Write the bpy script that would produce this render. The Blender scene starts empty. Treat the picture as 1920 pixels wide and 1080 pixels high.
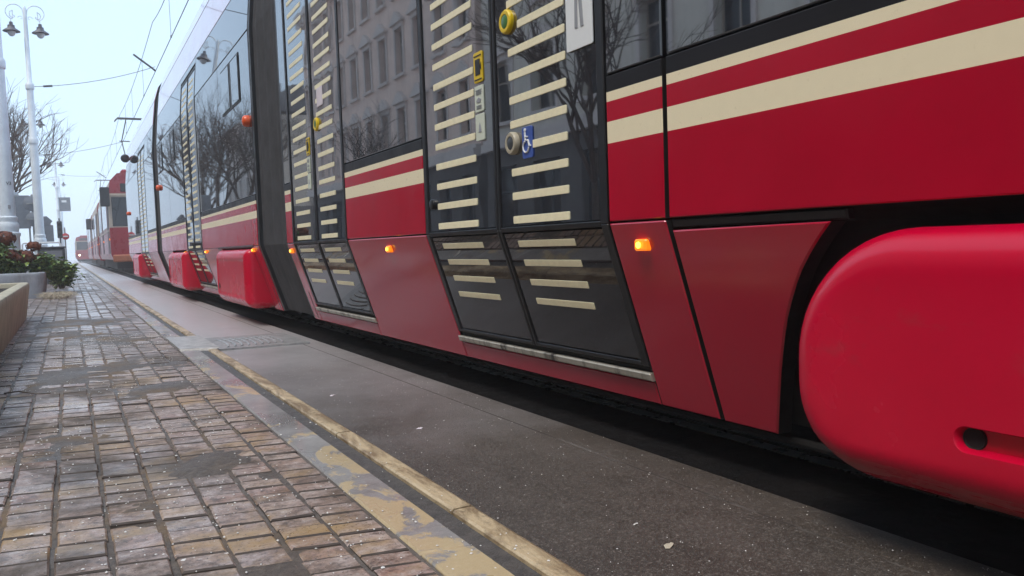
import bpy, bmesh, math, random
import numpy as np
from mathutils import Vector, Matrix
R = math.radians
rnd = random.Random(7)
sc = bpy.context.scene
COL = sc.collection
H = 0.62
HAZE, CLOUD, CLOUDS, SUN, EXPO = .0032, (.54, .735, .96), .88, 1.5, .46

# ------------------------------------------------------------------ helpers
def tag(o, label=None, cat=None, group=None, kind=None):
    if label: o['label'] = label
    if cat: o['category'] = cat
    if group: o['group'] = group
    if kind: o['kind'] = kind
    return o

def thing(name, label, cat, loc=(0, 0, 0), group=None, rz=0):
    o = bpy.data.objects.new(name, None); COL.objects.link(o)
    o.location = loc; o.rotation_euler = (0, 0, rz); o.empty_display_size = .1
    return tag(o, label, cat, group)

def copy_tree(o, parent=None):
    c = o.copy(); COL.objects.link(c)
    if parent: c.parent = parent
    for ch in o.children: copy_tree(ch, c)
    return c

class MB:
    def __init__(self): self.v = []; self.f = []; self.m = []
    def add(self, vs, fs, mi=0):
        n = len(self.v); self.v += [tuple(p) for p in vs]
        for f in fs: self.f.append(tuple(n + i for i in f)); self.m.append(mi)
        return self
    def box(self, x0, x1, y0, y1, z0, z1, mi=0):
        vs = [(x, y, z) for x in (x0, x1) for y in (y0, y1) for z in (z0, z1)]
        return self.add(vs, [(0, 1, 3, 2), (4, 6, 7, 5), (0, 4, 5, 1), (2, 3, 7, 6), (0, 2, 6, 4), (1, 5, 7, 3)], mi)
    def cbox(self, x0, x1, y0, y1, z0, z1, b=.01, mi=0):
        vs = []; idx = {}
        lo = (x0, y0, z0); hi = (x1, y1, z1)
        for sx in (0, 1):
            for sy in (0, 1):
                for sz in (0, 1):
                    c = [hi[k] if s else lo[k] for k, s in enumerate((sx, sy, sz))]
                    for ax in range(3):
                        p = list(c)
                        for k, s in enumerate((sx, sy, sz)):
                            if k != ax: p[k] += -b if s else b
                        idx[(sx, sy, sz, ax)] = len(vs); vs.append(p)
        fs = []
        cor = [(sx, sy, sz) for sx in (0, 1) for sy in (0, 1) for sz in (0, 1)]
        for ax in range(3):
            o = [k for k in range(3) if k != ax]
            for s in (0, 1):
                q = []
                for a, bb in ((0, 0), (1, 0), (1, 1), (0, 1)):
                    c = [0, 0, 0]; c[ax] = s; c[o[0]] = a; c[o[1]] = bb
                    q.append(idx[(*c, ax)])
                fs.append(q)
        for ax in range(3):
            o = [k for k in range(3) if k != ax]
            for a in (0, 1):
                for bb in (0, 1):
                    c = [0, 0, 0]; c[o[0]] = a; c[o[1]] = bb
                    d = list(c); d[ax] = 1
                    fs.append([idx[(*c, o[0])], idx[(*d, o[0])], idx[(*d, o[1])], idx[(*c, o[1])]])
        for c in cor: fs.append([idx[(*c, k)] for k in range(3)])
        return self.add(vs, fs, mi)
    def tube(self, pts, rad, n=8, cap=True, mi=0):
        pts = [Vector(p) for p in pts]
        if not hasattr(rad, '__len__'): rad = [rad] * len(pts)
        vs = []; prev = None
        for i, p in enumerate(pts):
            t = (pts[min(i + 1, len(pts) - 1)] - pts[max(i - 1, 0)])
            if t.length < 1e-9: t = Vector((0, 0, 1))
            t.normalize()
            if prev is None:
                a = Vector((0, 0, 1)) if abs(t.z) < .9 else Vector((1, 0, 0))
                u = t.cross(a).normalized()
            else:
                u = (prev - t * prev.dot(t))
                u = u.normalized() if u.length > 1e-6 else t.orthogonal().normalized()
            prev = u; w = t.cross(u)
            for k in range(n):
                a = 2 * math.pi * k / n
                vs.append(p + (u * math.cos(a) + w * math.sin(a)) * rad[i])
        fs = []
        for i in range(len(pts) - 1):
            for k in range(n):
                fs.append((i * n + k, i * n + (k + 1) % n, (i + 1) * n + (k + 1) % n, (i + 1) * n + k))
        if cap:
            fs.append(tuple(range(n - 1, -1, -1))); fs.append(tuple((len(pts) - 1) * n + k for k in range(n)))
        return self.add(vs, fs, mi)
    def lathe(self, prof, c=(0, 0, 0), n=24, axis='z', mi=0):
        vs = []
        for r, h in prof:
            for k in range(n):
                a = 2 * math.pi * k / n
                if axis == 'z': vs.append((c[0] + r * math.cos(a), c[1] + r * math.sin(a), c[2] + h))
                elif axis == 'x': vs.append((c[0] + h, c[1] + r * math.cos(a), c[2] + r * math.sin(a)))
                else: vs.append((c[0] + r * math.cos(a), c[1] + h, c[2] + r * math.sin(a)))
        fs = []
        for i in range(len(prof) - 1):
            for k in range(n):
                fs.append((i * n + k, i * n + (k + 1) % n, (i + 1) * n + (k + 1) % n, (i + 1) * n + k))
        fs.append(tuple(range(n - 1, -1, -1))); fs.append(tuple((len(prof) - 1) * n + k for k in range(n)))
        return self.add(vs, fs, mi)
    def build(self, name, mats, parent=None, smooth=False, fix=True):
        me = bpy.data.meshes.new(name); me.from_pydata(self.v, [], self.f)
        if not isinstance(mats, (list, tuple)): mats = [mats]
        for m in mats: me.materials.append(m)
        if len(mats) > 1: me.polygons.foreach_set('material_index', self.m)
        if fix:
            bm = bmesh.new(); bm.from_mesh(me); bmesh.ops.recalc_face_normals(bm, faces=bm.faces); bm.to_mesh(me); bm.free()
        me.update()
        if smooth:
            me.polygons.foreach_set('use_smooth', [True] * len(me.polygons))
            try: me.set_sharp_from_angle(angle=R(40))
            except Exception: pass
        o = bpy.data.objects.new(name, me); COL.objects.link(o)
        if parent: o.parent = parent
        return o

# ------------------------------------------------------------------ materials
class NT:
    def __init__(self, name):
        self.m = bpy.data.materials.new(name); self.m.use_nodes = True
        self.t = self.m.node_tree; self.b = self.t.nodes['Principled BSDF']
    def n(self, typ, **kw):
        nd = self.t.nodes.new(typ)
        for k, v in kw.items():
            if k in nd.inputs and not k.startswith('_'): self.set(nd.inputs[k], v)
            else: setattr(nd, k, v)
        return nd
    def set(self, sock, v):
        if hasattr(v, 'is_output') or isinstance(v, bpy.types.NodeSocket): self.t.links.new(v, sock)
        elif isinstance(v, (tuple, list)) and sock.type == 'RGBA' and len(v) == 3: sock.default_value = (*v, 1)
        else: sock.default_value = v
    def p(self, **kw):
        for k, v in kw.items(): self.set(self.b.inputs[k.replace('_', ' ')], v)
        return self
    def pos(self):
        return self.n('ShaderNodeNewGeometry').outputs['Position']
    def obj(self):
        return self.n('ShaderNodeTexCoord').outputs['Object']
    def noise(self, scale, detail=4, rough=.55, vec=None, sc3=None, dist=0):
        v = vec if vec is not None else self.obj()
        if sc3:
            mp = self.n('ShaderNodeMapping'); self.set(mp.inputs['Vector'], v); mp.inputs['Scale'].default_value = sc3; v = mp.outputs[0]
        nd = self.n('ShaderNodeTexNoise'); self.set(nd.inputs['Vector'], v)
        nd.inputs['Scale'].default_value = scale; nd.inputs['Detail'].default_value = detail
        nd.inputs['Roughness'].default_value = rough; nd.inputs['Distortion'].default_value = dist
        return nd.outputs['Fac']
    def ramp(self, fac, stops):
        nd = self.n('ShaderNodeValToRGB'); self.set(nd.inputs[0], fac)
        e = nd.color_ramp.elements
        while len(e) < len(stops): e.new(.5)
        for el, (p, c) in zip(e, stops):
            el.position = p; el.color = (*c, 1) if hasattr(c, '__len__') else (c, c, c, 1)
        return nd.outputs[0]
    def mr(self, v, a, b, c=0., d=1.):
        nd = self.n('ShaderNodeMapRange'); self.set(nd.inputs[0], v)
        for i, x in enumerate((a, b, c, d)): nd.inputs[1 + i].default_value = x
        return nd.outputs[0]
    def mix(self, f, a, b, blend='MIX'):
        nd = self.n('ShaderNodeMix', data_type='RGBA', blend_type=blend)
        self.set(nd.inputs[0], f); self.set(nd.inputs[6], a); self.set(nd.inputs[7], b)
        return nd.outputs[2]
    def math(self, op, a, b=0.):
        nd = self.n('ShaderNodeMath', operation=op); self.set(nd.inputs[0], a); self.set(nd.inputs[1], b)
        return nd.outputs[0]
    def bump(self, h, strength=.3, dist=.01, normal=None):
        nd = self.n('ShaderNodeBump'); self.set(nd.inputs['Height'], h)
        nd.inputs['Strength'].default_value = strength; nd.inputs['Distance'].default_value = dist
        if normal is not None: self.set(nd.inputs['Normal'], normal)
        self.set(self.b.inputs['Normal'], nd.outputs[0]); return nd.outputs[0]

def simple(name, col, rough=.5, metal=0., var=.15, scale=8., bump=0., spec=None, ior=None, coat=0.):
    t = NT(name)
    f = t.noise(scale, 5, .6)
    a = tuple(c * (1 - var) for c in col); b = tuple(min(1, c * (1 + var)) for c in col)
    t.p(Base_Color=t.ramp(f, [(.3, a), (.7, b)]), Metallic=metal)
    t.p(Roughness=t.mr(t.noise(scale * 2.3, 3), .3, .7, max(0, rough - .08), min(1, rough + .08)))
    if bump: t.bump(t.noise(scale * 6, 4), bump, .01)
    if ior: t.p(IOR=ior)
    if coat: t.p(Coat_Weight=coat, Coat_Roughness=.05)
    return t.m

def m_red(name='red_paint', coat=0.):
    t = NT(name)
    f = t.noise(3, 5, .6)
    t.p(Base_Color=t.ramp(f, [(.3, (.40, .0008, .019)), (.7, (.46, .0012, .024))]), Roughness=t.mr(t.noise(5, 4), .3, .7, .13, .24), IOR=1.45, Coat_Weight=coat, Coat_Roughness=.06, Coat_IOR=1.6)
    t.bump(t.noise(2.2, 2), .12, .005)
    return t.m
def m_skirt():
    t = NT('dusty_red_skirt')
    d = t.noise(1.2, 5, .5, sc3=(1, 1, 1.6)); st = t.noise(5, 5, .6, sc3=(1, 3.5, .5))
    k = t.mr(t.math('ADD', t.math('MULTIPLY', d, .7), t.math('MULTIPLY', st, .3)), .3, .7, .02, .18)
    t.p(Base_Color=t.mix(k, (.46, .001, .030), (.32, .04, .055)), Roughness=t.mr(d, .3, .7, .10, .2), IOR=1.65)
    t.bump(t.noise(1.8, 2), .05, .004)
    return t.m
def m_glass(name, wav, scale, sc3=None, base=(.012, .012, .015), ior=3.5):
    t = NT(name); t.p(Base_Color=base, Roughness=.02, IOR=ior)
    g = t.mr(t.noise(2.5, 6, .65), .35, .8, .01, .04); t.p(Roughness=g)
    t.bump(t.noise(scale, 1, .4, sc3=sc3), wav, .01)
    return t.m
M = {}
M['red'] = m_red(); M['roofred'] = m_red('red_roof_paint', 1.); M['skirt'] = m_skirt()
M['cream'] = simple('cream_film', (.87, .77, .54), .34, var=.015, scale=30)
M['oldglass'] = m_glass('old_tram_glass', .03, 1.2, ior=1.5)
M['bar'] = simple('cream_sticker', (.88, .80, .55), .45, var=.05, scale=40)
M['band'] = simple('dark_window_band', (.014, .013, .015), .38, var=.2, scale=4, ior=1.35)
M['glass'] = m_glass('dark_window_glass', .022, 1.6)
M['dglass'] = m_glass('door_glass', .05, 3.5, (1, 1.6, .8))
M['lglass'] = m_glass('door_lower_panel', .02, 2.5, None, (.018, .017, .020), 1.7)
M['rubber'] = simple('black_rubber', (.012, .012, .014), .42, var=.2)
M['core'] = simple('black_underbody', (.006, .006, .007), .8, var=.2)
M['bellows'] = simple('grey_bellows_fabric', (.045, .045, .05), .75, var=.25, scale=5, bump=.08)
M['white'] = simple('white_sticker', (.78, .80, .80), .4, var=.03)
M['yellow'] = simple('yellow_plastic', (.75, .52, .01), .35, var=.06)
M['black'] = simple('black_print', (.012, .012, .012), .5, var=.1)
M['green'] = simple('green_button', (.05, .16, .035), .35, var=.15)
M['blue'] = simple('blue_sticker', (.05, .10, .38), .4, var=.08)
M['grey'] = simple('grey_print', (.30, .31, .33), .5, var=.08)
M['darkgrey'] = simple('dark_grey_metal', (.07, .075, .08), .45, var=.2, metal=.3)
M['steelgrey'] = simple('grey_metal', (.32, .32, .31), .38, var=.15, metal=.6)
M['beige'] = simple('beige_ring', (.42, .37, .27), .4, var=.1)
M['post'] = simple('pale_painted_post', (.70, .76, .80), .45, var=.10, scale=5, bump=.1)
M['lampshade'] = simple('dark_lamp_hood', (.09, .085, .10), .45, var=.2)
M['wire'] = simple('dark_wire', (.075, .075, .08), .6)
M['signback'] = simple('grey_sign_back', (.21, .225, .25), .5, var=.12, metal=.2)
M['signred'] = simple('sign_red', (.55, .02, .03), .4, var=.05)
M['orange'] = simple('orange_lens', (.75, .10, .02), .25, var=.1)
M['oldred'] = simple('old_tram_red', (.24, .006, .014), .3, var=.15, scale=2)
M['oldbump'] = simple('orange_bumper', (.34, .09, .03), .4)
M['oldcream'] = simple('old_tram_cream', (.36, .29, .23), .4, var=.1, scale=2)
M['bark'] = simple('grey_brown_bark', (.10, .075, .06), .85, var=.4, scale=12, bump=.4)
M['twig'] = simple('bare_twigs', (.085, .06, .048), .85, var=.3, scale=6)
M['soil'] = simple('dark_soil', (.035, .026, .02), .95, var=.5, scale=25, bump=.8)
M['straw'] = simple('pale_dry_straw', (.48, .42, .32), .8, var=.25, scale=20)
M['flower'] = simple('rust_brown_petals', (.15, .042, .02), .75, var=.5, scale=30)
M['stem'] = simple('green_stem', (.07, .085, .03), .7, var=.3)
def emis(name, col, s):
    t = NT(name); t.p(Base_Color=col, Roughness=.2); t.p(Emission_Color=col, Emission_Strength=s)
    return t.m
M['amber'] = emis('amber_lamp', (1., .22, .01), .7)
M['amberglow'] = emis('amber_bulb', (1., .50, .06), 3.)
M['headlight'] = emis('headlamp', (1., .85, .62), 6.)
def leafmat(name, c1, c2):
    t = NT(name)
    oi = t.n('ShaderNodeNewGeometry').outputs['Random Per Island']
    t.p(Base_Color=t.ramp(oi, [(.0, c1), (.55, c2), (1., (c2[0] * 1.6, c2[1] * 1.35, c2[2]))]), Roughness=.5)
    return t.m
M['leaf'] = leafmat('hydrangea_leaves', (.06, .12, .035), (.17, .26, .07))
def m_sill():
    t = NT('worn_aluminium_sill')
    st = t.noise(6, 6, .7, sc3=(1, 2.2, .25)); k = t.mr(st, .52, .66)
    t.p(Base_Color=t.mix(k, (.46, .43, .37), (.05, .045, .04)), Metallic=.35, Roughness=t.mr(st, .3, .7, .32, .6))
    return t.m
M['sill'] = m_sill()

# ground materials
def m_brick():
    t = NT('clay_pavers')
    v = t.pos(); ri = t.n('ShaderNodeNewGeometry').outputs['Random Per Island']
    base = t.ramp(ri, [(0, (.40, .225, .165)), (.35, (.45, .31, .24)), (.7, (.30, .20, .155)), (1., (.54, .39, .305))])
    g = t.noise(55, 5, .75, vec=v)
    base = t.mix(t.mr(g, .35, .7), t.mix(.55, base, (.06, .05, .045)), base)
    blot = t.noise(9, 6, .7, vec=v)
    base = t.mix(t.mr(blot, .45, .68, 0, .55), base, (.50, .43, .41))
    mot = t.noise(26, 6, .78, vec=v)
    base = t.mix(t.mr(mot, .38, .50, .85, 0), base, (.095, .066, .048)); base = t.mix(t.mr(mot, .53, .66, 0, .7), base, (.56, .48, .43))
    och = t.noise(2.3, 7, .68, vec=v, sc3=(1, 1.4, 1))
    base = t.mix(t.mr(och, .50, .63, 0, .85), base, (.36, .225, .09))
    mud = t.noise(1.25, 7, .66, vec=v, sc3=(1.2, .9, 1), dist=.4)
    k = t.mr(mud, .47, .58)
    base = t.mix(t.math('MULTIPLY', k, .88), base, t.mix(g, (.10, .075, .05), (.05, .036, .026)))
    speck = t.noise(160, 3, .6, vec=v)
    base = t.mix(t.mr(speck, .61, .68, 0, .85), base, (.025, .02, .02))
    wet = t.noise(1.7, 5, .6, vec=v, sc3=(.8, 1.3, 1))
    rough = t.math('ADD', t.mr(wet, .38, .62, .24, .5), t.math('MULTIPLY', k, .22))
    rough = t.math('ADD', rough, t.mr(g, .3, .7, -.05, .12))
    film = t.math('MULTIPLY', t.mr(wet, .36, .60, .85, .15), t.mr(k, 0, 1, 1, .25))
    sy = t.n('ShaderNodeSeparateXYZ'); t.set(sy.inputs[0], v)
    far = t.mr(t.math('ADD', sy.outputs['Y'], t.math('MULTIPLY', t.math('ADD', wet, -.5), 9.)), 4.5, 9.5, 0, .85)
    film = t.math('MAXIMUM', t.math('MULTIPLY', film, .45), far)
    base = t.mix(t.math('MULTIPLY', far, .6), base, (.50, .44, .43))  # sky sheen of the far paving also put into the base colour
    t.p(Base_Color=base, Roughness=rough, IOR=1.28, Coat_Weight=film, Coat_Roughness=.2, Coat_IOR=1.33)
    h = t.math('ADD', t.math('MULTIPLY', g, .5), t.math('MULTIPLY', speck, .25))
    t.bump(h, .35, .006)
    return t.m
def m_joint():
    t = NT('sandy_joints'); v = t.pos(); g = t.noise(80, 5, .7, vec=v); mud = t.noise(1.25, 7, .66, vec=v, sc3=(1.2, .9, 1), dist=.4)
    c = t.mix(t.mr(mud, .47, .58), t.ramp(g, [(.3, (.07, .055, .045)), (.7, (.17, .138, .115))]), (.06, .042, .028))
    t.p(Base_Color=c, Roughness=.7); t.bump(g, .6, .006); return t.m
def m_road():
    t = NT('wet_trackbed_concrete'); v = t.pos()
    g = t.noise(120, 4, .8, vec=v); big = t.noise(1.1, 6, .62, vec=v, sc3=(1.6, .6, 1)); mid = t.noise(14, 5, .7, vec=v)
    c = t.ramp(big, [(.32, (.038, .029, .023)), (.5, (.062, .049, .039)), (.68, (.098, .082, .069))])
    c = t.mix(t.mr(mid, .4, .68, 0, .35), c, (.11, .088, .072))
    c = t.mix(t.mr(g, .54, .70, 0, .8), c, (.23, .20, .17)); c = t.mix(t.mr(t.noise(300, 2, .6, vec=v), .62, .70, 0, .6), c, (.32, .29, .25))
    c = t.mix(t.mr(g, .46, .30, 0, .7), c, (.022, .017, .014))
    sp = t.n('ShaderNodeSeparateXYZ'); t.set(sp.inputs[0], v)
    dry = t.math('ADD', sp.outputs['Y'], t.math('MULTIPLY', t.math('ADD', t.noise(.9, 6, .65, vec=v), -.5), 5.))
    c = t.mix(t.mr(dry, 2.2, 7.0, 0, .9), c, t.mix(g, (.36, .335, .335), (.54, .51, .51)))  # grazing sky sheen on the far track put into the base colour
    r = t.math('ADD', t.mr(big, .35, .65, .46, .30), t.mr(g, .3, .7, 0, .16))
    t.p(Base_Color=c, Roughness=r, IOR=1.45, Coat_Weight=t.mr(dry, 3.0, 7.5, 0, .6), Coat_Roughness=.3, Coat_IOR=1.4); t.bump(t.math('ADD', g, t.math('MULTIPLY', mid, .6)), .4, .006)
    return t.m
def m_slab():
    t = NT('kerb_slab_concrete'); v = t.pos()
    g = t.noise(70, 5, .7, vec=v); sy = t.n('ShaderNodeSeparateXYZ'); t.set(sy.inputs[0], v)
    p = t.math('ADD', t.noise(3.4, 9, .66, vec=v, sc3=(1.3, 1, 1), dist=.9), t.mr(sy.outputs['Y'], 2.6, 1.7, -.03, .06)); w = t.noise(1.6, 4, .6, vec=v)
    c = t.ramp(t.noise(5, 6, .7, vec=v), [(.3, (.19, .175, .165)), (.7, (.36, .34, .325))])
    c = t.mix(t.mr(g, .5, .72, 0, .35), c, (.46, .44, .42))
    c = t.mix(t.mr(p, .525, .56, 0, .85), c, t.mix(g, (.50, .36, .17), (.62, .48, .28)))
    t.p(Base_Color=c, Roughness=t.mr(w, .35, .65, .18, .42), IOR=1.45, Coat_Weight=t.mr(w, .35, .65, .9, .2), Coat_Roughness=.12, Coat_IOR=1.4); t.bump(t.math('ADD', g, t.mr(p, .52, .56, 0, .6)), .3, .006)
    return t.m
def m_ykerb():
    t = NT('worn_yellow_paint'); v = t.pos()
    g = t.noise(60, 5, .72, vec=v); w = t.noise(4.5, 9, .72, vec=v, sc3=(3.2, .8, 1), dist=.6)
    c = t.mix(g, (.50, .37, .20), (.60, .48, .32))
    c = t.mix(t.mr(w, .44, .58, 0, .85), c, (.17, .105, .05))
    c = t.mix(t.mr(t.noise(22, 6, .75, vec=v), .56, .68, 0, .6), c, (.10, .075, .05))
    t.p(Base_Color=c, Roughness=t.mr(w, .3, .7, .28, .55)); t.bump(g, .4, .006)
    return t.m
M['brick'] = m_brick(); M['joint'] = m_joint(); M['road'] = m_road(); M['slab'] = m_slab(); M['ykerb'] = m_ykerb()
M['jgrime'] = simple('grimy_brick_edge', (.068, .052, .043), .8, var=.4, scale=20)  # edge grime, darkened to carry the shade between paver rows
M['grime'] = simple('greasy_track_concrete', (.008, .007, .007), .8, var=.35, scale=9, bump=.3, ior=1.2)  # the tram's shadow put into the colour of the bed below it
M['drain'] = simple('dark_drain_channel', (.075, .065, .058), .5, var=.35, scale=30, bump=.4)
tt = NT('pale_seam_mortar'); vv = tt.pos(); nn = tt.noise(2.2, 7, .7, vec=vv)
tt.p(Base_Color=tt.mix(tt.mr(nn, .50, .64), (.055, .045, .038), (.17, .155, .14)), Roughness=.6); M['chalk'] = tt.m
M['iron'] = simple('cast_iron', (.30, .295, .29), .42, var=.3, scale=20, metal=.2)
M['concrete_plate'] = simple('plate_concrete', (.38, .365, .35), .35, var=.35, scale=12, bump=.3)
M['rail'] = simple('rail_steel', (.12, .11, .10), .3, metal=.9, var=.2)
def m_planter(name, a, b):
    t = NT(name); f = t.noise(6, 7, .65); g = t.noise(90, 4, .7); st = t.noise(5, 5, .6, sc3=(1, 1.4, .3))
    c = t.mix(t.mr(f, .3, .7), a, b); c = t.mix(t.mr(st, .52, .7, 0, .45), c, (.10, .08, .055)); c = t.mix(t.mr(g, .6, .75, 0, .3), c, (.06, .05, .04))
    t.p(Base_Color=c, Roughness=.75); t.bump(t.math('ADD', g, f), .3, .006); return t.m
M['planterA'] = m_planter('tan_concrete', (.40, .36, .26), (.56, .51, .38))
M['planterB'] = m_planter('bluish_concrete', (.32, .35, .38), (.46, .49, .52))
tt = NT('wet_mud'); vv = tt.pos(); gg = tt.noise(45, 6, .75, vec=vv); bb = tt.noise(3, 5, .6, vec=vv)
cc = tt.mix(tt.mr(gg, .35, .68), (.055, .038, .027), (.15, .115, .085)); cc = tt.mix(tt.mr(bb, .5, .66, 0, .6), cc, (.23, .14, .06))
tt.p(Base_Color=cc, Roughness=tt.mr(bb, .35, .65, .38, .7)); tt.bump(gg, .7, .012); M['mud'] = tt.m
M['grit'] = simple('white_grit', (.72, .70, .66), .6, var=.2, scale=50)
M['wall'] = None

# ------------------------------------------------------------------ modern articulated tram
PROF = [(.10, 1.538), (.665, 1.356), (2.40, 1.356), (2.87, 1.398), (3.28, 1.447), (3.52, 1.52), (3.66, 1.62), (3.72, 1.80), (3.76, 2.45)]
def XS(z):
    for (z0, x0), (z1, x1) in zip(PROF, PROF[1:]):
        if z <= z1: return x0 + (x1 - x0) * (z - z0) / (z1 - z0)
    return PROF[-1][1]

tram = thing('articulated_tram', 'long red and black low-floor articulated tram with cream stripes, filling the right of the street', 'tram', (1.356, 3.0, 0))
T0 = Vector((1.356, 3.0, 0))
def tb(mb, name, mats, parent=None, **kw):
    p = parent or tram
    mb.v = [(x - T0.x, y - T0.y, z) for x, y, z in mb.v]
    return mb.build(name, mats, p, **kw)

def strip(mb, s0, s1, z0, z1, b=.004, th=.02, off=0., mids=(), mi=0, mfun=None, dk=None):
    s0, s1 = min(s0, s1), max(s0, s1)
    cs = [(s0, th), (s0, b), (s0 + b, 0), (s1 - b, 0), (s1, b), (s1, th)]
    zs = sorted(set([z for z, _ in PROF if z0 + .012 < z < z1 - .012] + [m for m in mids if z0 + .006 < m < z1 - .006]))
    rs = [(z0, th), (z0, b), (z0 + b, 0)] + [(z, 0) for z in zs] + [(z1 - b, 0), (z1, b), (z1, th)]
    vs = []
    for z, dz in rs:
        for s, ds in cs:
            vs.append((XS(z) - off + max(dz, ds), s, z))
    n = len(cs)
    for i in range(len(rs) - 1):
        zc = (rs[i][0] + rs[i + 1][0]) / 2
        for j in range(n - 1):
            k = mfun(zc) if mfun else mi
            if dk is not None and (j in (0, n - 2) or i in (0, len(rs) - 2)): k = dk
            base = len(mb.v)
            mb.f.append((base + 0, base + 1, base + 2, base + 3)); mb.m.append(k)
            mb.v += [vs[i * n + j], vs[i * n + j + 1], vs[(i + 1) * n + j + 1], vs[(i + 1) * n + j]]
    return mb

def polyplate(mb, poly, b=.005, th=.03, off=0., mi=0, flat=None, dark=False):
    n = len(poly); P = [Vector(p) for p in poly]
    area = sum(P[i].x * P[(i + 1) % n].y - P[(i + 1) % n].x * P[i].y for i in range(n))
    if area < 0: P.reverse()
    inn = []
    for i in range(n):
        a = (P[i] - P[i - 1]).normalized(); c = (P[(i + 1) % n] - P[i]).normalized()
        na = Vector((-a.y, a.x)); nc = Vector((-c.y, c.x)); m = na + nc
        m = m.normalized() * (b / max(.4, m.normalized().dot(na)))
        inn.append(P[i] + m)
    X = (lambda z: flat) if flat is not None else XS
    vs = [(X(p.y) - off, p.x, p.y) for p in inn] + [(X(p.y) - off + b, p.x, p.y) for p in P] + [(X(p.y) - off + th, p.x, p.y) for p in P]
    fs = [tuple(range(n))]
    for i in range(n):
        j = (i + 1) % n
        fs.append((i, j, n + j, n + i)); fs.append((n + i, n + j, 2 * n + j, 2 * n + i))
    if dark:
        mb.add(vs, [fs[0]] + fs[1::2], mi); mb.add(vs, fs[2::2], 1); return mb
    mb.add(vs, fs, mi); return mb

def rrect(cx, cz, w, h, r, n=6):
    pts = []
    for sx, sz, a0 in ((1, 1, 0), (-1, 1, 90), (-1, -1, 180), (1, -1, 270)):
        for k in range(n + 1):
            a = R(a0 + 90 * k / n)
            pts.append((cx + sx * (w / 2 - r) + r * math.cos(a), cz + sz * (h / 2 - r) + r * math.sin(a)))
    return pts

ZB, ZK = .115, .665
Z = dict(s4=.889, s3=.950, s2=1.006, s1=1.033, sill=1.078)
def belt_mat(z):
    if z < Z['s4']: return 0
    if z < Z['s3']: return 1
    if z < Z['s2']: return 0
    if z < Z['s1']: return 1
    return 2
def belt(s0, s1):
    mb = MB(); strip(mb, s0, s1, .669, Z['sill'], mids=(Z['s4'], Z['s3'], Z['s2'], Z['s1']), mfun=belt_mat, b=.003, dk=3)
    return tb(mb, 'side_panel', [M['red'], M['cream'], M['band'], M['core']], fix=False)
def window(s0, s1, z1=2.40):
    return tb(strip(MB(), s0, s1, Z['sill'] + .006, z1, b=.004, off=-.002), 'window', M['glass'], fix=False)
def fascia(s0, s1, z0=2.408):
    tb(strip(MB(), s0, s1, z0, 2.87, b=.003, off=-.001), 'upper_fascia', M['glass'], fix=False)
def skirt(s0, s1, z0=ZB, z1=.663):
    return tb(strip(MB(), s0, s1, z0, z1, b=.004, dk=1), 'skirt_panel', [M['skirt'], M['core']], fix=False)
def core(s0, s1, ins=.03, cuts=()):
    segs = []; cur = s0
    prof = [(.13, 1.60), (.64, 1.47), (.70, 1.356 + ins)] + [(z, x + ins) for z, x in PROF[2:]]
    vs = []; n = len(prof)
    for s in (s0, s1):
        vs += [(x, s, z) for z, x in prof] + [(2 * 2.45 - x, s, z) for z, x in prof[::-1][1:]]
    k = 2 * n - 1
    fs = [(i, (i + 1) % k, k + (i + 1) % k, k + i) for i in range(k)] + [tuple(range(k)), tuple(range(2 * k - 1, k - 1, -1))]
    tb(MB().add(vs, fs), 'body_core', M['core'])
def roof(s0, s1):
    mb = MB(); strip(mb, s0, s1, 2.876, 3.276, b=.003); tb(mb, 'roof_cove', M['roofred'], fix=False)
    mb = MB(); strip(mb, s0, s1, 3.288, 3.755, b=.004); tb(mb, 'roof_edge', M['roofred'], fix=False)

def decal_poly(parent, name, poly, mat, off=.003, th=.004):
    return tb(polyplate(MB(), poly, b=.0008, th=th, off=off), name, mat, parent)

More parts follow.
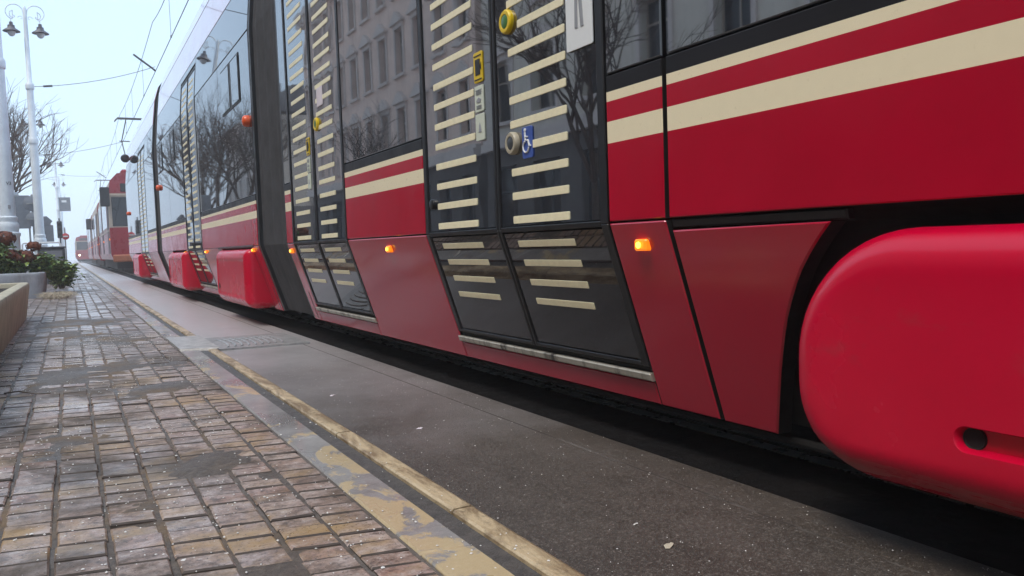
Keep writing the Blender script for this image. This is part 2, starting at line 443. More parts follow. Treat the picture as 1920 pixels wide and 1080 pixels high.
def door(s0, s1, z0=.235, ztop=2.60, detail=False):
    d = bpy.data.objects.new('door', None); COL.objects.link(d); d.parent = tram
    w = s1 - s0; fr = .035; mid = (s0 + s1) / 2
    mb = MB()
    for a, b in ((s0, s0 + fr), (s1 - fr, s1), (mid - .018, mid - .003), (mid + .003, mid + .018)):
        strip(mb, a, b, z0, .663, b=.003, off=.002); strip(mb, a, b, .6635, ztop + .03, b=.003, off=.002)
    for a, b in ((s0 + fr, mid - .018), (mid + .018, s1 - fr)):
        strip(mb, a, b, .655, .672, b=.002, off=.0015)
        strip(mb, a, b, ztop, ztop + .03, b=.002, off=.0015); strip(mb, a, b, z0, z0 + .014, b=.002, off=.0015)
    tb(mb, 'door_frame', M['rubber'], d, fix=False)
    tb(strip(MB(), s0, s1, z0 - .020, z0 - .001, b=.003, th=.04, off=-.012), 'threshold_gap', M['core'], d, fix=False)
    tb(strip(MB(), s0 - .005, s1 + .005, z0 - .045, z0 - .020, b=.004, th=.05, off=.012), 'door_sill', M['sill'], d, fix=False)
    for a, b in ((s0 + fr, mid - .018), (mid + .018, s1 - fr)):
        near = a < mid - .1
        tb(strip(MB(), a + .003, b - .003, .674, ztop - .002, b=.003, off=-.004), 'upper_pane', M['dglass'], d, fix=False)
        tb(strip(MB(), a + .003, b - .003, z0 + .016, .652, b=.003, off=-.004), 'lower_pane', M['lglass'], d, fix=False)
        L = b - a
        if near: u0, u1 = a + .27 * L, a + .85 * L
        else: u0, u1 = a + .24 * L, a + .84 * L
        mb = MB(); zz = .683
        while zz < ztop - .1:
            x1 = u1
            if detail and near and 1.30 < zz < 1.40: x1 = u1 - .07
            if detail and near and .88 < zz < .96: x1 = u1 - .145
            polyplate(mb, rrect((u0 + x1) / 2, zz + .013, x1 - u0, .026, .004, 2), b=.0008, th=.004, off=-.001)
            zz += .0815
        for zz in (.602, .535, .466, .398):
            polyplate(mb, rrect((u0 + u1) / 2, zz + .011, u1 - u0, .022, .003, 2), b=.0008, th=.004, off=-.001)
        tb(mb, 'cream_bars', M['bar'], d)
    return d, mid

def button(parent, name, s, z, r, outer, inner, depth=.018):
    x = XS(z)
    p = tb(MB().lathe([(r, 0.01), (r, -depth * .6), (r * .88, -depth), (r * .62, -depth), (r * .58, -depth * .7), (.0005, -depth * .7)], (x, s, z), 24, 'x'), name, outer, parent, smooth=True)
    q = MB().lathe([(r * .57, -depth * .55), (r * .55, -depth * .9), (r * .4, -depth * 1.05), (.0005, -depth * 1.1)], (x, s, z), 20, 'x')
    tb(q, 'button_face', inner, parent, smooth=True)
    return p

def indicator(s, z=.600):
    x = XS(z)
    o = tb(MB().cbox(x - .016, x + .01, s - .026, s + .026, z - .016, z + .016, .005), 'side_indicator', M['amber'], smooth=False)
    mb = MB(); mb.lathe([(.009, 0), (.009, .004), (.004, .007)], (x - .0225, s, z), 12, 'x'); 
    tb(mb, 'bulb', M['amberglow'], smooth=True).parent = o
    return o

def side_lamp(s, z):
    x = XS(z)
    mb = MB().lathe([(.048, .02), (.048, -.015), (.045, -.035), (.032, -.048), (.0005, -.053)], (x, s, z), 20, 'x')
    tb(mb, 'marker_lamp', M['orange'], smooth=True)

def bogie_cover(s0, s1, zb=.125, zt=.632, X=1.300, slot=True, RT=.20, RB=.13, RN=.20):
    """rounded outer shell standing proud of the inclined skirt"""
    mb = MB()
    def outline(ins):
        rt = max(.012, RT - ins); rb = max(.012, RB - ins); rn = max(.012, RN - ins); rq = min(rb, rn)
        a, b, c, d = s0 + ins, s1 - ins, zb + ins, zt - ins
        pts = []
        for cx, cz, r, a0 in ((b - rt, d - rt, rt, 0), (a + rn, d - rn, rn, 90), (a + rq, c + rq, rq, 180), (b - rb, c + rb, rb, 270)):
            for k in range(13):
                t = R(a0 + 90 * k / 12); pts.append((cx + r * math.cos(t), cz + r * math.sin(t)))
        return pts
    rad = .075; rings = []
    rings.append((outline(0), X + .26)); 
    for k in range(9):
        t = R(90 * k / 8)
        rings.append((outline(rad * (1 - math.cos(t))), X + rad * (1 - math.sin(t))))
    rings.append((outline(rad + .012), X - .0008))
    if not slot: rings.append((outline(rad + .022), X + .0045)); rings.append((outline(rad + .04), X + .005))
    n = len(rings[0][0]); vs = []
    for pts, x in rings:
        # lower part tucks in a little
        vs += [(x + max(0, .20 - z) * .28, s, z) for s, z in pts]
    fs = [tuple(range(n - 1, -1, -1))]
    for i in range(len(rings) - 1):
        for j in range(n):
            fs.append((i * n + j, i * n + (j + 1) % n, (i + 1) * n + (j + 1) % n, (i + 1) * n + j))
    base = (len(rings) - 1) * n
    if not slot:
        fs.append(tuple(base + j for j in range(n)))
        o = tb(mb.add(vs, fs), 'bogie_cover', M['covred'], smooth=True)
        tb(MB().lathe([(.0005, -.003), (.028, -.003), (.032, .004)], (X + .004, s1 - .16, zb + .16), 14, 'x'), 'slot_hole', M['core']).parent = o
        return o
    # pressed slot with a round hole at its far end
    sh = 0.79; zc = .262
    pr = rrect(sh - .30, zc, .66, .046, .0225, 6); m = len(pr)
    pi = rrect(sh - .30, zc, .648, .034, .0165, 6)
    o0 = len(vs); xx = X - .0008
    vs += [(xx, a, z) for a, z in pr] + [(xx + .005, a, z) for a, z in rrect(sh - .30, zc, .654, .040, .0195, 6)] + [(xx + .022, a, z) for a, z in pi]
    for r_ in range(2):
        for j in range(m): fs.append((o0 + r_ * m + j, o0 + r_ * m + (j + 1) % m, o0 + (r_ + 1) * m + (j + 1) % m, o0 + (r_ + 1) * m + j))
    fs.append(tuple(o0 + 2 * m + j for j in range(m)))
    bm = bmesh.new(); L0 = [bm.verts.new(vs[base + j]) for j in range(n)]; L1 = [bm.verts.new(vs[o0 + j]) for j in range(m)]
    ed = [bm.edges.new((L[i], L[(i + 1) % len(L)])) for L in (L0, L1) for i in range(len(L))]
    bmesh.ops.triangle_fill(bm, use_beauty=True, edges=ed)
    ix = {v: base + i for i, v in enumerate(L0)}; ix.update({v: o0 + i for i, v in enumerate(L1)})
    for f in bm.faces: fs.append(tuple(ix[v] for v in f.verts))
    bm.free()
    o = tb(mb.add(vs, fs), 'bogie_cover', M['covred'], smooth=True)
    h = MB().lathe([(.0005, -.002), (.0165, -.002), (.019, -.004), (.020, .003)], (X + .0195, sh + .004, zc), 20, 'x')
    tb(h, 'slot_hole', M['core']).parent = o
    return o
def m_cov():
    t = NT('cover_red_paint'); f = t.noise(2.5, 5, .6)
    lo = t.noise(4, 6, .7, sc3=(1, 1, 2))
    c = t.mix(t.mr(lo, .6, .75, 0, .25), t.ramp(f, [(.3, (.52, .0006, .027)), (.7, (.58, .0008, .033))]), (.22, .09, .08))
    sp = t.n('ShaderNodeSeparateXYZ'); t.set(sp.inputs[0], t.obj())
    sc_n = t.noise(9, 6, .7, sc3=(1, .25, 2.5))
    wear = t.math('MULTIPLY', t.mr(sp.outputs['Z'], .185, .135), t.mr(sc_n, .42, .58))
    c = t.mix(t.math('MULTIPLY', wear, .8), c, (.30, .20, .16))
    t.p(Base_Color=c, Roughness=t.math('ADD', t.mr(f, .3, .7, .2, .30), t.math('MULTIPLY', wear, .3)), IOR=1.42)
    t.bump(t.noise(1.5, 2), .05, .004); return t.m
M['covred'] = m_cov()

def bellows(s0, s1):
    prof = [(.13, 1.56), (.665, 1.385), (2.40, 1.385), (2.87, 1.43), (3.28, 1.48), (3.50, 1.55), (3.62, 1.66), (3.66, 2.45)]
    prof = prof + [(z, 4.9 - x) for z, x in prof[::-1][1:]]
    n = len(prof); k = int((s1 - s0) / .035); vs = []
    for i in range(k + 1):
        d = .012 * (i % 2) + (.006 if (i // 2) % 4 == 0 else 0)
        s = s0 + (s1 - s0) * i / k
        vs += [(x + (d if x < 2.4 else -d if x > 2.5 else 0), s, z) for z, x in prof]
    fs = [(i * n + j, i * n + j + 1, (i + 1) * n + j + 1, (i + 1) * n + j) for i in range(k) for j in range(n - 1)]
    tb(MB().add(vs, fs), 'bellows', M['bellows'])
    for a, b in ((s0 - .005, s0 + .035), (s1 - .06, s1 + .005)):
        mb = MB(); strip(mb, a, b, .12, .663, b=.003, th=.05, off=-.004); strip(mb, a, b, .663, 3.70, b=.003, th=.05, off=-.004)
        tb(mb, 'bellows_frame', M['rubber'], fix=False)

def vent(s0, s1, z0, z1):
    o = tb(strip(MB(), s0, s1, z0, z1, b=.003, off=.004, th=.012), 'vent_window', M['rubber'], fix=False)
    m = (s0 + s1) / 2; g = .02
    mb = MB(); strip(mb, s0 + g, m - .10, z0 + g, z1 - g, b=.002, off=.009, th=.01); strip(mb, m + .02, s1 - g, z0 + g, z1 - g, b=.002, off=.009, th=.01)
    tb(mb, 'vent_pane', M['glass'], o, fix=False)

# --- car section nearest the camera
core(-4.2, 5.74)
for a, b in ((-4.2, -1.9), (-1.88, 1.612), (1.630, 1.872), (3.222, 4.336), (5.572, 5.742)):
    belt(a, b); window(a, b); 
fascia(-4.2, 1.872); fascia(1.88, 3.214, 2.64); fascia(3.222, 4.336); fascia(4.342, 5.565, 2.64); fascia(5.572, 5.742)
roof(-4.2, 5.742)
# arch fender beside the big cover
arch = [(1.612, .114), (1.612, .636), (1.120, .640), (1.160, .605), (1.194, .572), (1.225, .538), (1.250, .505), (1.276, .465), (1.300, .425), (1.322, .380), (1.342, .335), (1.363, .285), (1.386, .225), (1.408, .165), (1.426, .114)]
tb(polyplate(MB(), arch, b=.004, th=.05, dark=True), 'wheel_arch_panel', [M['skirt'], M['core']])
tb(strip(MB(), 1.08, 1.612, .643, .664, b=.003, off=-.006), 'skirt_slot', M['band'], fix=False)
arch2 = [(-.75 + (.43 - (s - .735)), z) for s, z in arch]
tb(polyplate(MB(), [(-.9 + (1.165 - s), z) for s, z in arch], b=.005, th=.06), 'wheel_arch_panel', M['skirt'])
skirt(-4.2, -1.36)
skirt(1.630, 1.874)
for a, b in ((1.880, 3.214), (4.342, 5.565)): skirt(a, b, ZB, .186)
skirt(3.220, 4.336); skirt(5.572, 5.742)
bogie_cover(-.66, 1.190, zt=.622, RT=.265, RB=.185, RN=.2)
indicator(1.743, .600); indicator(3.712, .607); indicator(5.66, .612)
d1, mid1 = door(1.880, 3.214, detail=True)
d2, mid2 = door(4.342, 5.565, detail=False)

# things stuck on the doors
def sticker(parent, name, s0, s1, z0, z1, mat, r=.008, off=.0005):
    return decal_poly(parent, name, rrect((s0 + s1) / 2, (z0 + z1) / 2, s1 - s0, z1 - z0, r, 3), mat, off=off)
def door_stickers(d, mid, big=True):
    k = mid - 2.547
    y = sticker(d, 'camera_notice', 2.628 + k, 2.698 + k, 1.212, 1.322, M['yellow'])
    sticker(y, 'print', 2.645 + k, 2.683 + k, 1.238, 1.296, M['black'], .003, off=.0025); y.children[-1].parent = y
    mb = MB()
    for z in (1.222, 1.308): polyplate(mb, rrect(2.663 + k, z, .058, .004, .0015, 1), b=.0005, th=.003, off=.0025)
    polyplate(mb, [(2.645 + k, 1.262), (2.636 + k, 1.252), (2.636 + k, 1.282)], b=.0005, th=.003, off=.0025)
    tb(mb, 'print', M['black'], y)
    for z0, z1 in ((1.105, 1.200), (1.000, 1.097)):
        w = sticker(d, 'white_notice', 2.628 + k, 2.698 + k, z0, z1, M['paper'], .004)
        mb = MB()
        if z0 > 1.05:
            for i in range(4): polyplate(mb, rrect(2.663 + k, z1 - .016 - .005 * i, .048 - .008 * (i % 2), .002, .0005, 1), b=.0003, th=.003, off=.0025)
            polyplate(mb, [(2.685 + k, z0 + .04), (2.665 + k, z0 + .052), (2.645 + k, z0 + .044), (2.652 + k, z0 + .032), (2.675 + k, z0 + .034)], b=.0005, th=.003, off=.0025)
            for i in range(3): polyplate(mb, rrect(2.663 + k, z0 + .012 + .005 * i, .04, .002, .0005, 1), b=.0003, th=.003, off=.0025)
        else:
            polyplate(mb, [(2.672 + k, z0 + .03), (2.667 + k, z0 + .055), (2.661 + k, z0 + .066), (2.656 + k, z0 + .055), (2.650 + k, z0 + .03)], b=.0005, th=.003, off=.0025)
        tb(mb, 'print', M['grey'], w)
    button(d, 'door_button', 2.432 + k, 1.372, .041, M['yellow'], M['green'], .012)
    if big:
        button(d, 'call_button', 2.417 + k, .958, .039, M['beige'], M['darkgrey'], .014)
        b = sticker(d, 'wheelchair_sign', 2.288 + k, 2.355 + k, .898, 1.002, M['blue'], .008)
        mb = MB(); x = XS(.95) - .0035
        def pt(u, v): return (x, 2.3215 + k - u, .950 + v)   # u to the viewer's right (towards -s)
        mb.tube([pt(-.008, .034), pt(-.006, .008), pt(.012, .006), pt(.019, -.014), pt(.026, -.012)], .0035, 6)
        mb.lathe([(.0005, -.002), (.006, -.001), (.006, .002)], pt(-.008, .041), 12, 'x')
        mb.tube([pt(-.004 + .019 * math.cos(R(a)), -.014 + .019 * math.sin(R(a))) for a in range(110, 365, 15)], .003, 6)
        mb.tube([pt(-.006, .018), pt(.008, .018)], .003, 6)
        tb(mb, 'symbol', M['white'], b)
    else:
        sticker(d, 'pale_notice', 2.29 + k, 2.41 + k, 1.47, 1.58, M['paper2'], .004)
M['paper'] = simple('pale_green_paper', (.62, .66, .55), .5, var=.04)
M['paper2'] = simple('pale_pink_paper', (.72, .64, .68), .5, var=.04)
door_stickers(d1, mid1, True); door_stickers(d2, mid2, False)
# opening instructions plate with a standing figure, on the near edge of the first door
pl = sticker(d1, 'figure_plate', 1.925, 2.062, 1.185, 1.60, M['white'], .006, off=.003)
def fig(u, v): return (1.992 - u, 1.385 + v)
mb = MB()
body = [(-.020, .062), (-.006, .075), (.014, .072), (.024, .058), (.034, .005), (.026, .003), (.017, .04), (.016, -.01), (.020, -.075), (.026, -.14), (.010, -.14), (.004, -.08), (-.001, -.02), (-.006, -.08), (-.006, -.14), (-.022, -.138), (-.020, -.075), (-.016, -.005), (-.017, .035), (-.032, -.018), (-.040, -.014)]
polyplate(mb, [fig(u * .95, v * 1.0 + .0) for u, v in body], b=.0006, th=.003, off=.0052)
polyplate(mb, [fig(.003 + .016 * math.cos(R(a)), .098 + .019 * math.sin(R(a))) for a in range(0, 360, 24)], b=.0006, th=.003, off=.0052)
tb(mb, 'figure_print', M['grey'], pl)
# key lock on the far leaf
tb(MB().lathe([(.022, .01), (.022, -.008), (.016, -.012), (.0005, -.012)], (XS(.79), 3.125, .79), 16, 'x'), 'key_lock', M['rubber'], d1, smooth=True)

# underframe and near-side rub rail
for a, b in ((-4.0, 5.6), (6.9, 14.2), (15.4, 22.2)):
    tb(MB().cbox(2.02, 3.40, a, b, .05, .40, .02), 'underframe', M['core'])  # unseen block carried low to stop light coming through under the tram
    tb(MB().cbox(1.64, 2.0, a, b, .20, .41, .02), 'underframe', M['core'])
mb = MB(); mb.tube([(1.60, s, .085) for s in (.2, 5.7)], .012, 8); tb(mb, 'under_pipe', M['core'])
for sc_ in (.25, 7.7, 12.2, 18.9):
    for ds in (-.45, .45):
        w = MB().lathe([(.0005, -.05), (.06, -.05), (.07, -.03), (.20, -.03), (.225, -.04), (.235, .05), (.25, .07), (.0005, .07)], (1.83, sc_ + ds, .26), 28, 'x')
        tb(w, 'wheel', M['darkgrey'], smooth=True)

bellows(5.75, 6.73)
# --- second car section
core(6.74, 14.42)
belt(6.742, 9.84); belt(11.22, 14.41)
for a, b in ((6.742, 8.25), (8.256, 9.84), (11.22, 12.9), (12.906, 14.41)): window(a, b)
fascia(6.742, 9.84); fascia(9.85, 11.21, 2.80); fascia(11.22, 14.41); roof(6.742, 14.41)
door(9.85, 11.21, ztop=2.74)
skirt(6.742, 6.86); skirt(6.864, 7.02, ZB, .664); skirt(8.52, 9.84); skirt(9.85, 11.21, ZB, .186); skirt(11.22, 11.36); skirt(12.96, 14.41)
skirt(7.02, 8.52, .60, .664) if False else None
bogie_cover(7.05, 8.60, zt=.64, RT=.07, RN=.05, slot=False); bogie_cover(11.35, 13.05, zt=.64, RT=.07, RN=.05, slot=False)
tb(strip(MB(), 6.95, 8.75, .652, .668, b=.003, off=.008), 'skirt_slot', M['darkgrey'], fix=False)
vent(7.16, 8.04, 1.90, 2.32); vent(12.0, 12.78, 1.92, 2.34); vent(13.62, 14.3, 1.92, 2.34)
side_lamp(6.86, 1.69); side_lamp(14.33, 1.71)
indicator(6.97, .628); indicator(9.62, .63); indicator(11.5, .63)
for s in (6.80, 5.655):
    mb = MB(); strip(mb, s - .012, s - .006, .13, .32, b=.001, off=.002, th=.01); tb(mb, 'jack_mark', M['rubber'], fix=False)
bellows(14.42, 15.25)
# --- third car section with the cab at its far end
core(15.26, 22.73)
belt(15.262, 16.98); belt(18.72, 22.72)
for a, b in ((15.262, 16.98), (18.72, 20.4), (20.41, 22.72)): window(a, b)
door(17.0, 18.70, ztop=2.70)
fascia(15.262, 16.98); fascia(17.0, 18.7, 2.76); fascia(18.72, 22.72); roof(15.262, 22.72)
skirt(15.262, 16.98); skirt(17.0, 18.7, ZB, .186); skirt(18.72, 19.0); skirt(20.6, 22.72)
bogie_cover(18.95, 20.7, zt=.64, RT=.07, RN=.05, slot=False)
side_lamp(22.05, 1.66)
mb = MB(); mb.tube([(1.42, 21.4, 2.94), (1.33, 21.4, 2.95)], .02, 8); mb.lathe([(.0005, -.05), (.07, -.045), (.10, 0), (.07, .045), (.0005, .05)], (1.31, 21.4, 2.95), 20, 'y')
tb(mb, 'rear_view_mirror', M['rubber'], smooth=True)
mb = MB()
cabp = [(.2, 1.51), (.665, 1.36), (2.4, 1.36), (3.3, 1.46), (3.68, 1.70)]
vs = [(x, 22.73, z) for z, x in cabp] + [(x + .25, 23.5 - .2 * i, z) for i, (z, x) in enumerate(cabp)] + [(4.9 - x - .25, 23.5 - .2 * i, z) for i, (z, x) in enumerate(cabp)] + [(4.9 - x, 22.73, z) for z, x in cabp]
fs = [(g * 5 + i, g * 5 + i + 1, (g + 1) * 5 + i + 1, (g + 1) * 5 + i) for g in range(3) for i in range(4)] + [(4, 9, 14, 19), (0, 5, 10, 15)]
mats = [0, 1, 1, 0] * 3 + [0, 0]
for f, k in zip(fs, mats): mb.add([vs[i] for i in f], [(0, 1, 2, 3)], k)
tb(mb, 'cab_nose', [M['red'], M['glass']])

# ------------------------------------------------------------------ older boxy trams further up the line
def old_tram(y0, L, label, mirror=True, x0=1.36, w=2.2, hz=3.25, panto=False, lights=True, dest=True, zs=1.15):
    t = thing('old_tram', label, 'tram', (x0, y0, 0), 'older trams up the line')
    c = w / 2
    def prof(ins=0):
        return [(ins + .06, .42), (ins, .60), (ins, 1.45), (ins + .02, 2.55), (ins + .10, 2.95), (ins + .35, hz - .05), (c, hz)]
    mb = MB(); p = prof(); pr = p + [(w - x, z) for x, z in p[::-1][1:]]; n = len(pr)
    ends = [(0.10, .10), (0, 0)]
    vs = []
    for s, k in ((0, .0), (L, .0)):
        for x, z in pr:
            # the ends lean back a little above the waist
            lean = max(0, z - 1.4) * .10
            vs.append((x, s + lean if s == 0 else s - lean, z))
    fs = [(i, (i + 1) % n, n + (i + 1) % n, n + i) for i in range(n)]
    cols = []
    mb.add(vs, [fs[i] for i in range(n) if i not in (2, n - 4, 0, 1, n - 3, n - 2, n - 1)], 1)
    mb.add(vs, [fs[i] for i in (0, 1, n - 3, n - 2, n - 1)], 0); mb.add(vs, [fs[i] for i in (2, n - 4)], 1)
    # end walls: lower red, upper cream, roof cap red
    for b in (0, n):
        mb.add(vs, [(b + 0, b + 1, b + 2, b + n - 3, b + n - 2, b + n - 1)], 0)
        mb.add(vs, [(b + 2, b + 3, b + n - 4, b + n - 3)], 1)
        mb.add(vs, [tuple(b + i for i in range(3, n - 3))], 0)
    mb.build('body', [M['oldred'], M['oldcream']], t)
    # front end facing the camera
    def fb(x0_, x1_, z0, z1, d, name, m):
        zz = (z0 + z1) / 2; l0 = max(0, z0 - 1.4) * .10; l1 = max(0, z1 - 1.4) * .10
        q = MB(); e = .02
        q.add([(x0_, l0 - d, z0), (x1_, l0 - d, z0), (x1_, l1 - d, z1), (x0_, l1 - d, z1), (x0_ - e, l0 + .02, z0 - e), (x1_ + e, l0 + .02, z0 - e), (x1_ + e, l1 + .02, z1 + e), (x0_ - e, l1 + .02, z1 + e)],
              [(0, 1, 2, 3), (0, 1, 5, 4), (1, 2, 6, 5), (2, 3, 7, 6), (3, 0, 4, 7)])
        return q.build(name, m, t)
    fb(.12, w - .12, 1.50, 2.42, .015, 'windscreen', M['oldglass'])
    if dest: fb(.45, w - .45, 2.62, 2.86, .03, 'destination_box', M['rubber'])
    fb(.02, w - .02, 2.47, 2.52, .03, 'cream_trim', M['oldcream'])
    q = MB(); q.cbox(.05, w - .05, -.22, .03, .34, .58, .04); q.build('bumper', M['oldbump'] if mirror else M['oldred'], t)
    if lights:
        for x in (.36, w - .36):
            MB().lathe([(.0005, -.06), (.07, -.05), (.09, -.02), (.09, .03)], (x, 0, .86), 16, 'y').build('headlight', M['headlight'], t, True)
    # side windows and doors
    k = int(L / 1.45); st = (L - .7) / k
    for i in range(k):
        a = .45 + i * st; isdoor = i in (0, k // 2, k - 1)
        q = MB(); z0, z1 = (.62, 2.50) if isdoor else (1.50, 2.50)
        b = a + st - .14
        q.cbox(-.012, .03, a, b, z0, z1, .006)
        q.build('door' if isdoor else 'side_window', M['band'] if isdoor else M['oldglass'], t)
        if isdoor:
            MB().cbox(-.02, .02, (a + b) / 2 - .03, (a + b) / 2 + .03, z0 + .01, z1 - .01, .004).build('door_edge', M['oldred'], t)
    q = MB(); q.cbox(-.02, .03, .3, L - .3, 1.34, 1.40, .006); q.build('cream_stripe', M['oldcream'], t)
    for s in (.25, L * .5, L - .3): MB().cbox(-.025, .03, s - .05, s + .05, 1.05, 1.11, .008).build('side_lamp', M['amber'], t)
    MB().box(.2, w - .2, .4, L - .4, .12, .44).build('underframe', M['core'], t)
    for s in (1.8, 3.3, L - 3.3, L - 1.8):
        MB().lathe([(.0005, -.05), (.30, -.04), (.33, .05), (.0005, .06)], (.42, s, .33), 20, 'x').build('wheel', M['darkgrey'], t, True)
    if mirror:
        q = MB(); q.tube([(.02, .25, 2.75), (-.12, -.02, 2.72), (-.13, -.05, 2.6)], .02, 6)
        q.cbox(-.26, .06, -.10, -.02, 2.12, 2.74, .03); q.build('wing_mirror', M['rubber'], t)
    if panto:
        q = MB(); b0 = 1.6
        for x in (c - .35, c + .35):
            q.tube([(x * .4 + c * .6, b0 + 1.0, hz + .15), (c + (x - c) * .9, b0 + 1.9, hz + 1.35), (c + (x - c) * .8, b0 - .9, panto)], .022, 6)
        q.tube([(c - .4, b0 + 1.9, hz + 1.35), (c + .4, b0 + 1.9, hz + 1.35)], .02, 6)
        for d in (-.12, .12):
            q.tube([(c - .68, b0 - .9 + d, panto - .10), (c - .58, b0 - .9 + d, panto + .0), (c + .58, b0 - .9 + d, panto + .0), (c + .68, b0 - .9 + d, panto - .10)], .022, 6)
        for x in (c - .45, c + .45): q.tube([(x, b0 - 1.02, panto - .03), (x, b0 - .78, panto - .03)], .015, 6)
        q.cbox(c - .5, c + .5, b0 + .6, b0 + 1.4, hz - .02, hz + .18, .03)
        q.build('pantograph', M['wire'], t)
    # red roof pod
    q = MB(); q.cbox(.5, w - .5, .4, 1.3, hz - .12, hz + .10, .06); q.build('roof_pod', M['oldred'], t)
    t.scale = (1, 1, zs)
    return t
old_tram(33, 12, 'dark-windowed red tram with black wing mirror just behind the long tram', True, panto=5.03, lights=False)
old_tram(47, 11.5, 'second red tram up the line, between two other old trams', False, lights=False)
old_tram(60.5, 13, 'third and farthest red tram in the right-hand line, with small black mirror', True, panto=5.03, lights=False)
old_tram(108, 12, 'hazy distant tram with lit headlights facing the camera in the left gap', False, x0=.72, w=2.1, hz=3.1, dest=True, zs=1.0)

# ------------------------------------------------------------------ ground, track, kerb
def struct(name, mb, m, **kw):
    o = mb.build(name, m, **kw); o['kind'] = 'structure'; return o
g = MB(); g.add([(-390, -390, -.16), (390, -390, -.16), (390, 390, -.16), (-390, 390, -.16)], [(0, 1, 2, 3)])
struct('ground', g, M['road'], fix=False)
ZR = -.028
def sheet(name, x0, x1, y0, y1, z, m, t=.12):
    return struct(name, MB().box(x0, x1, y0, y1, z - t, z), m)
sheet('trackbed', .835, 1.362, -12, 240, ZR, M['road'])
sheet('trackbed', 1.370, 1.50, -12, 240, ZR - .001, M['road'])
sheet('track_channel', 1.50, 1.80, -12, 240, ZR - .003, M['grime'])  # bed under the tram coloured black for its shadow
sheet('trackbed_seam', 1.363, 1.370, -12, 240, ZR - .0005, M['chalk'])
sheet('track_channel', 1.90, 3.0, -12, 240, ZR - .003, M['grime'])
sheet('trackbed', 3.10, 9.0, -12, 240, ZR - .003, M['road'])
for a in (1.80, 3.00):
    q = MB(); q.box(a, a + .055, -12, 240, -.2, ZR); q.box(a + .085, a + .10, -12, 240, -.2, ZR - .002); q.box(a + .055, a + .085, -12, 240, -.2, ZR - .045)
    tag(struct('tram_rail', q, M['rail']))
# yellow kerb stones, drain groove, edging slabs
q = MB(); y = -3.0; i = 0
r2 = random.Random(3)
K0, K1 = 5.45, 6.36       # cover plate interrupts the kerb here
def pieces(y0, y1, L):
    y = y0
    while y < y1 - .05:
        e = min(y + L * r2.uniform(.9, 1.1), y1); yield y, e; y = e
for a, b in ((-3.2, K0), (K1, 120)):
    for s, e in pieces(a, b, 1.0):
        dz = r2.uniform(-.002, .002); dx = r2.uniform(-.003, .003)
        s += .004; e -= .004
        x0, x1, x2 = .747 + dx, .800 + dx, .833
        pr = [(x0, -.1), (x0, -.004 + dz), (x0 + .005, .001 + dz), (x1 - .006, .001 + dz), (x1 + .004, -.004 + dz), (x2, ZR - .004), (x2, -.1)]
        n = len(pr); vs = [(x, yy, z) for yy in (s, e) for x, z in pr]
        q.add(vs, [(i, (i + 1) % n, n + (i + 1) % n, n + i) for i in range(n)] + [tuple(range(n)), tuple(range(n, 2 * n))])
struct('yellow_kerb', q, M['ykerb'])
sheet('drain_channel', .694, .749, -3.2, 120, -.012, M['drain'])
q = MB()
for a, b in ((-3.2, K0), (K1, 120)):
    for s, e in pieces(a, b, 1.18):
        s += .004; e -= .004; dz = r2.uniform(-.003, .003); x0, x1 = .586, .694
        sk = lambda x, yy: yy - .15 * (x - .58)
        top = [(x0 + .004, sk(x0, s + .004)), (x1 - .004, sk(x1, s + .004)), (x1 - .004, sk(x1, e - .004)), (x0 + .004, sk(x0, e - .004))]
        bot = [(x0, sk(x0, s)), (x1, sk(x1, s)), (x1, sk(x1, e)), (x0, sk(x0, e))]
        vs = [(x, yy, .001 + dz) for x, yy in top] + [(x, yy, -.004 + dz) for x, yy in bot] + [(x, yy, -.1) for x, yy in bot]
        q.add(vs, [(0, 1, 2, 3)] + [(i, (i + 1) % 4, 4 + (i + 1) % 4, 4 + i) for i in range(4)] + [(4 + i, 4 + (i + 1) % 4, 8 + (i + 1) % 4, 8 + i) for i in range(4)])
struct('edging_slabs', q, M['slab'])

# clay pavers, one real block each, laid slightly askew
q = MB(); PX, PY = .1075, .092; joint_bed = -.0075
r3 = random.Random(11)
for ci in range(-20, 6):
    band = ci >= 4
    x0 = .579 - (5 - ci + 1) * PX + .0; x1 = x0 + PX
    off = r3.uniform(-.012, .012) if not band else r3.uniform(0, .09)
    yy = -1.2 + off; ymax = 34 if ci > -11 else 18
    pitch = PY if not band else PY * .78
    while yy < ymax:
        Lr = pitch * r3.uniform(.96, 1.04)
        jx = r3.uniform(-.0025, .0025); rot = r3.uniform(-.02, .02); dz = r3.gauss(0, .0015); tx = r3.gauss(0, .010); ty = r3.gauss(0, .016)
        a0, a1 = x0 + .0050 + jx, x1 - .0050 + jx; b0, b1 = yy + .0024, yy + Lr - .0024
        cx, cy = (a0 + a1) / 2, (b0 + b1) / 2
        def P(x, y_, z):
            dx, dy = x - cx, y_ - cy
            X = cx + dx - rot * dy; Y = cy + dy + rot * dx
            return (X, Y - .20 * (X - .58), z + dz + tx * dx + ty * dy)
        b = .0028 + r3.random() * .0022
        c4 = [(a0, b0), (a1, b0), (a1, b1), (a0, b1)]
        i4 = [(a0 + b, b0 + b), (a1 - b, b0 + b), (a1 - b, b1 - b), (a0 + b, b1 - b)]
        vs = [P(x, y_, 0) for x, y_ in i4] + [P(x, y_, -.0035) for x, y_ in c4] + [P(x, y_, -.03) for x, y_ in c4]
        q.add(vs, [(0, 1, 2, 3), (1, 2, 6, 5), (3, 0, 4, 7)])
        q.add(vs[:0], [], 0)
        m0 = len(q.v) - 12
        for f in ((0, 1, 5, 4), (2, 3, 7, 6), (4, 5, 9, 8), (5, 6, 10, 9), (6, 7, 11, 10), (7, 4, 8, 11)): q.f.append(tuple(m0 + i for i in f)); q.m.append(1)
        yy += Lr
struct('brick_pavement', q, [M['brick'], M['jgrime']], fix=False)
sheet('paver_bedding', -2.45, .590, -12, 120, -.0070, M['joint'])
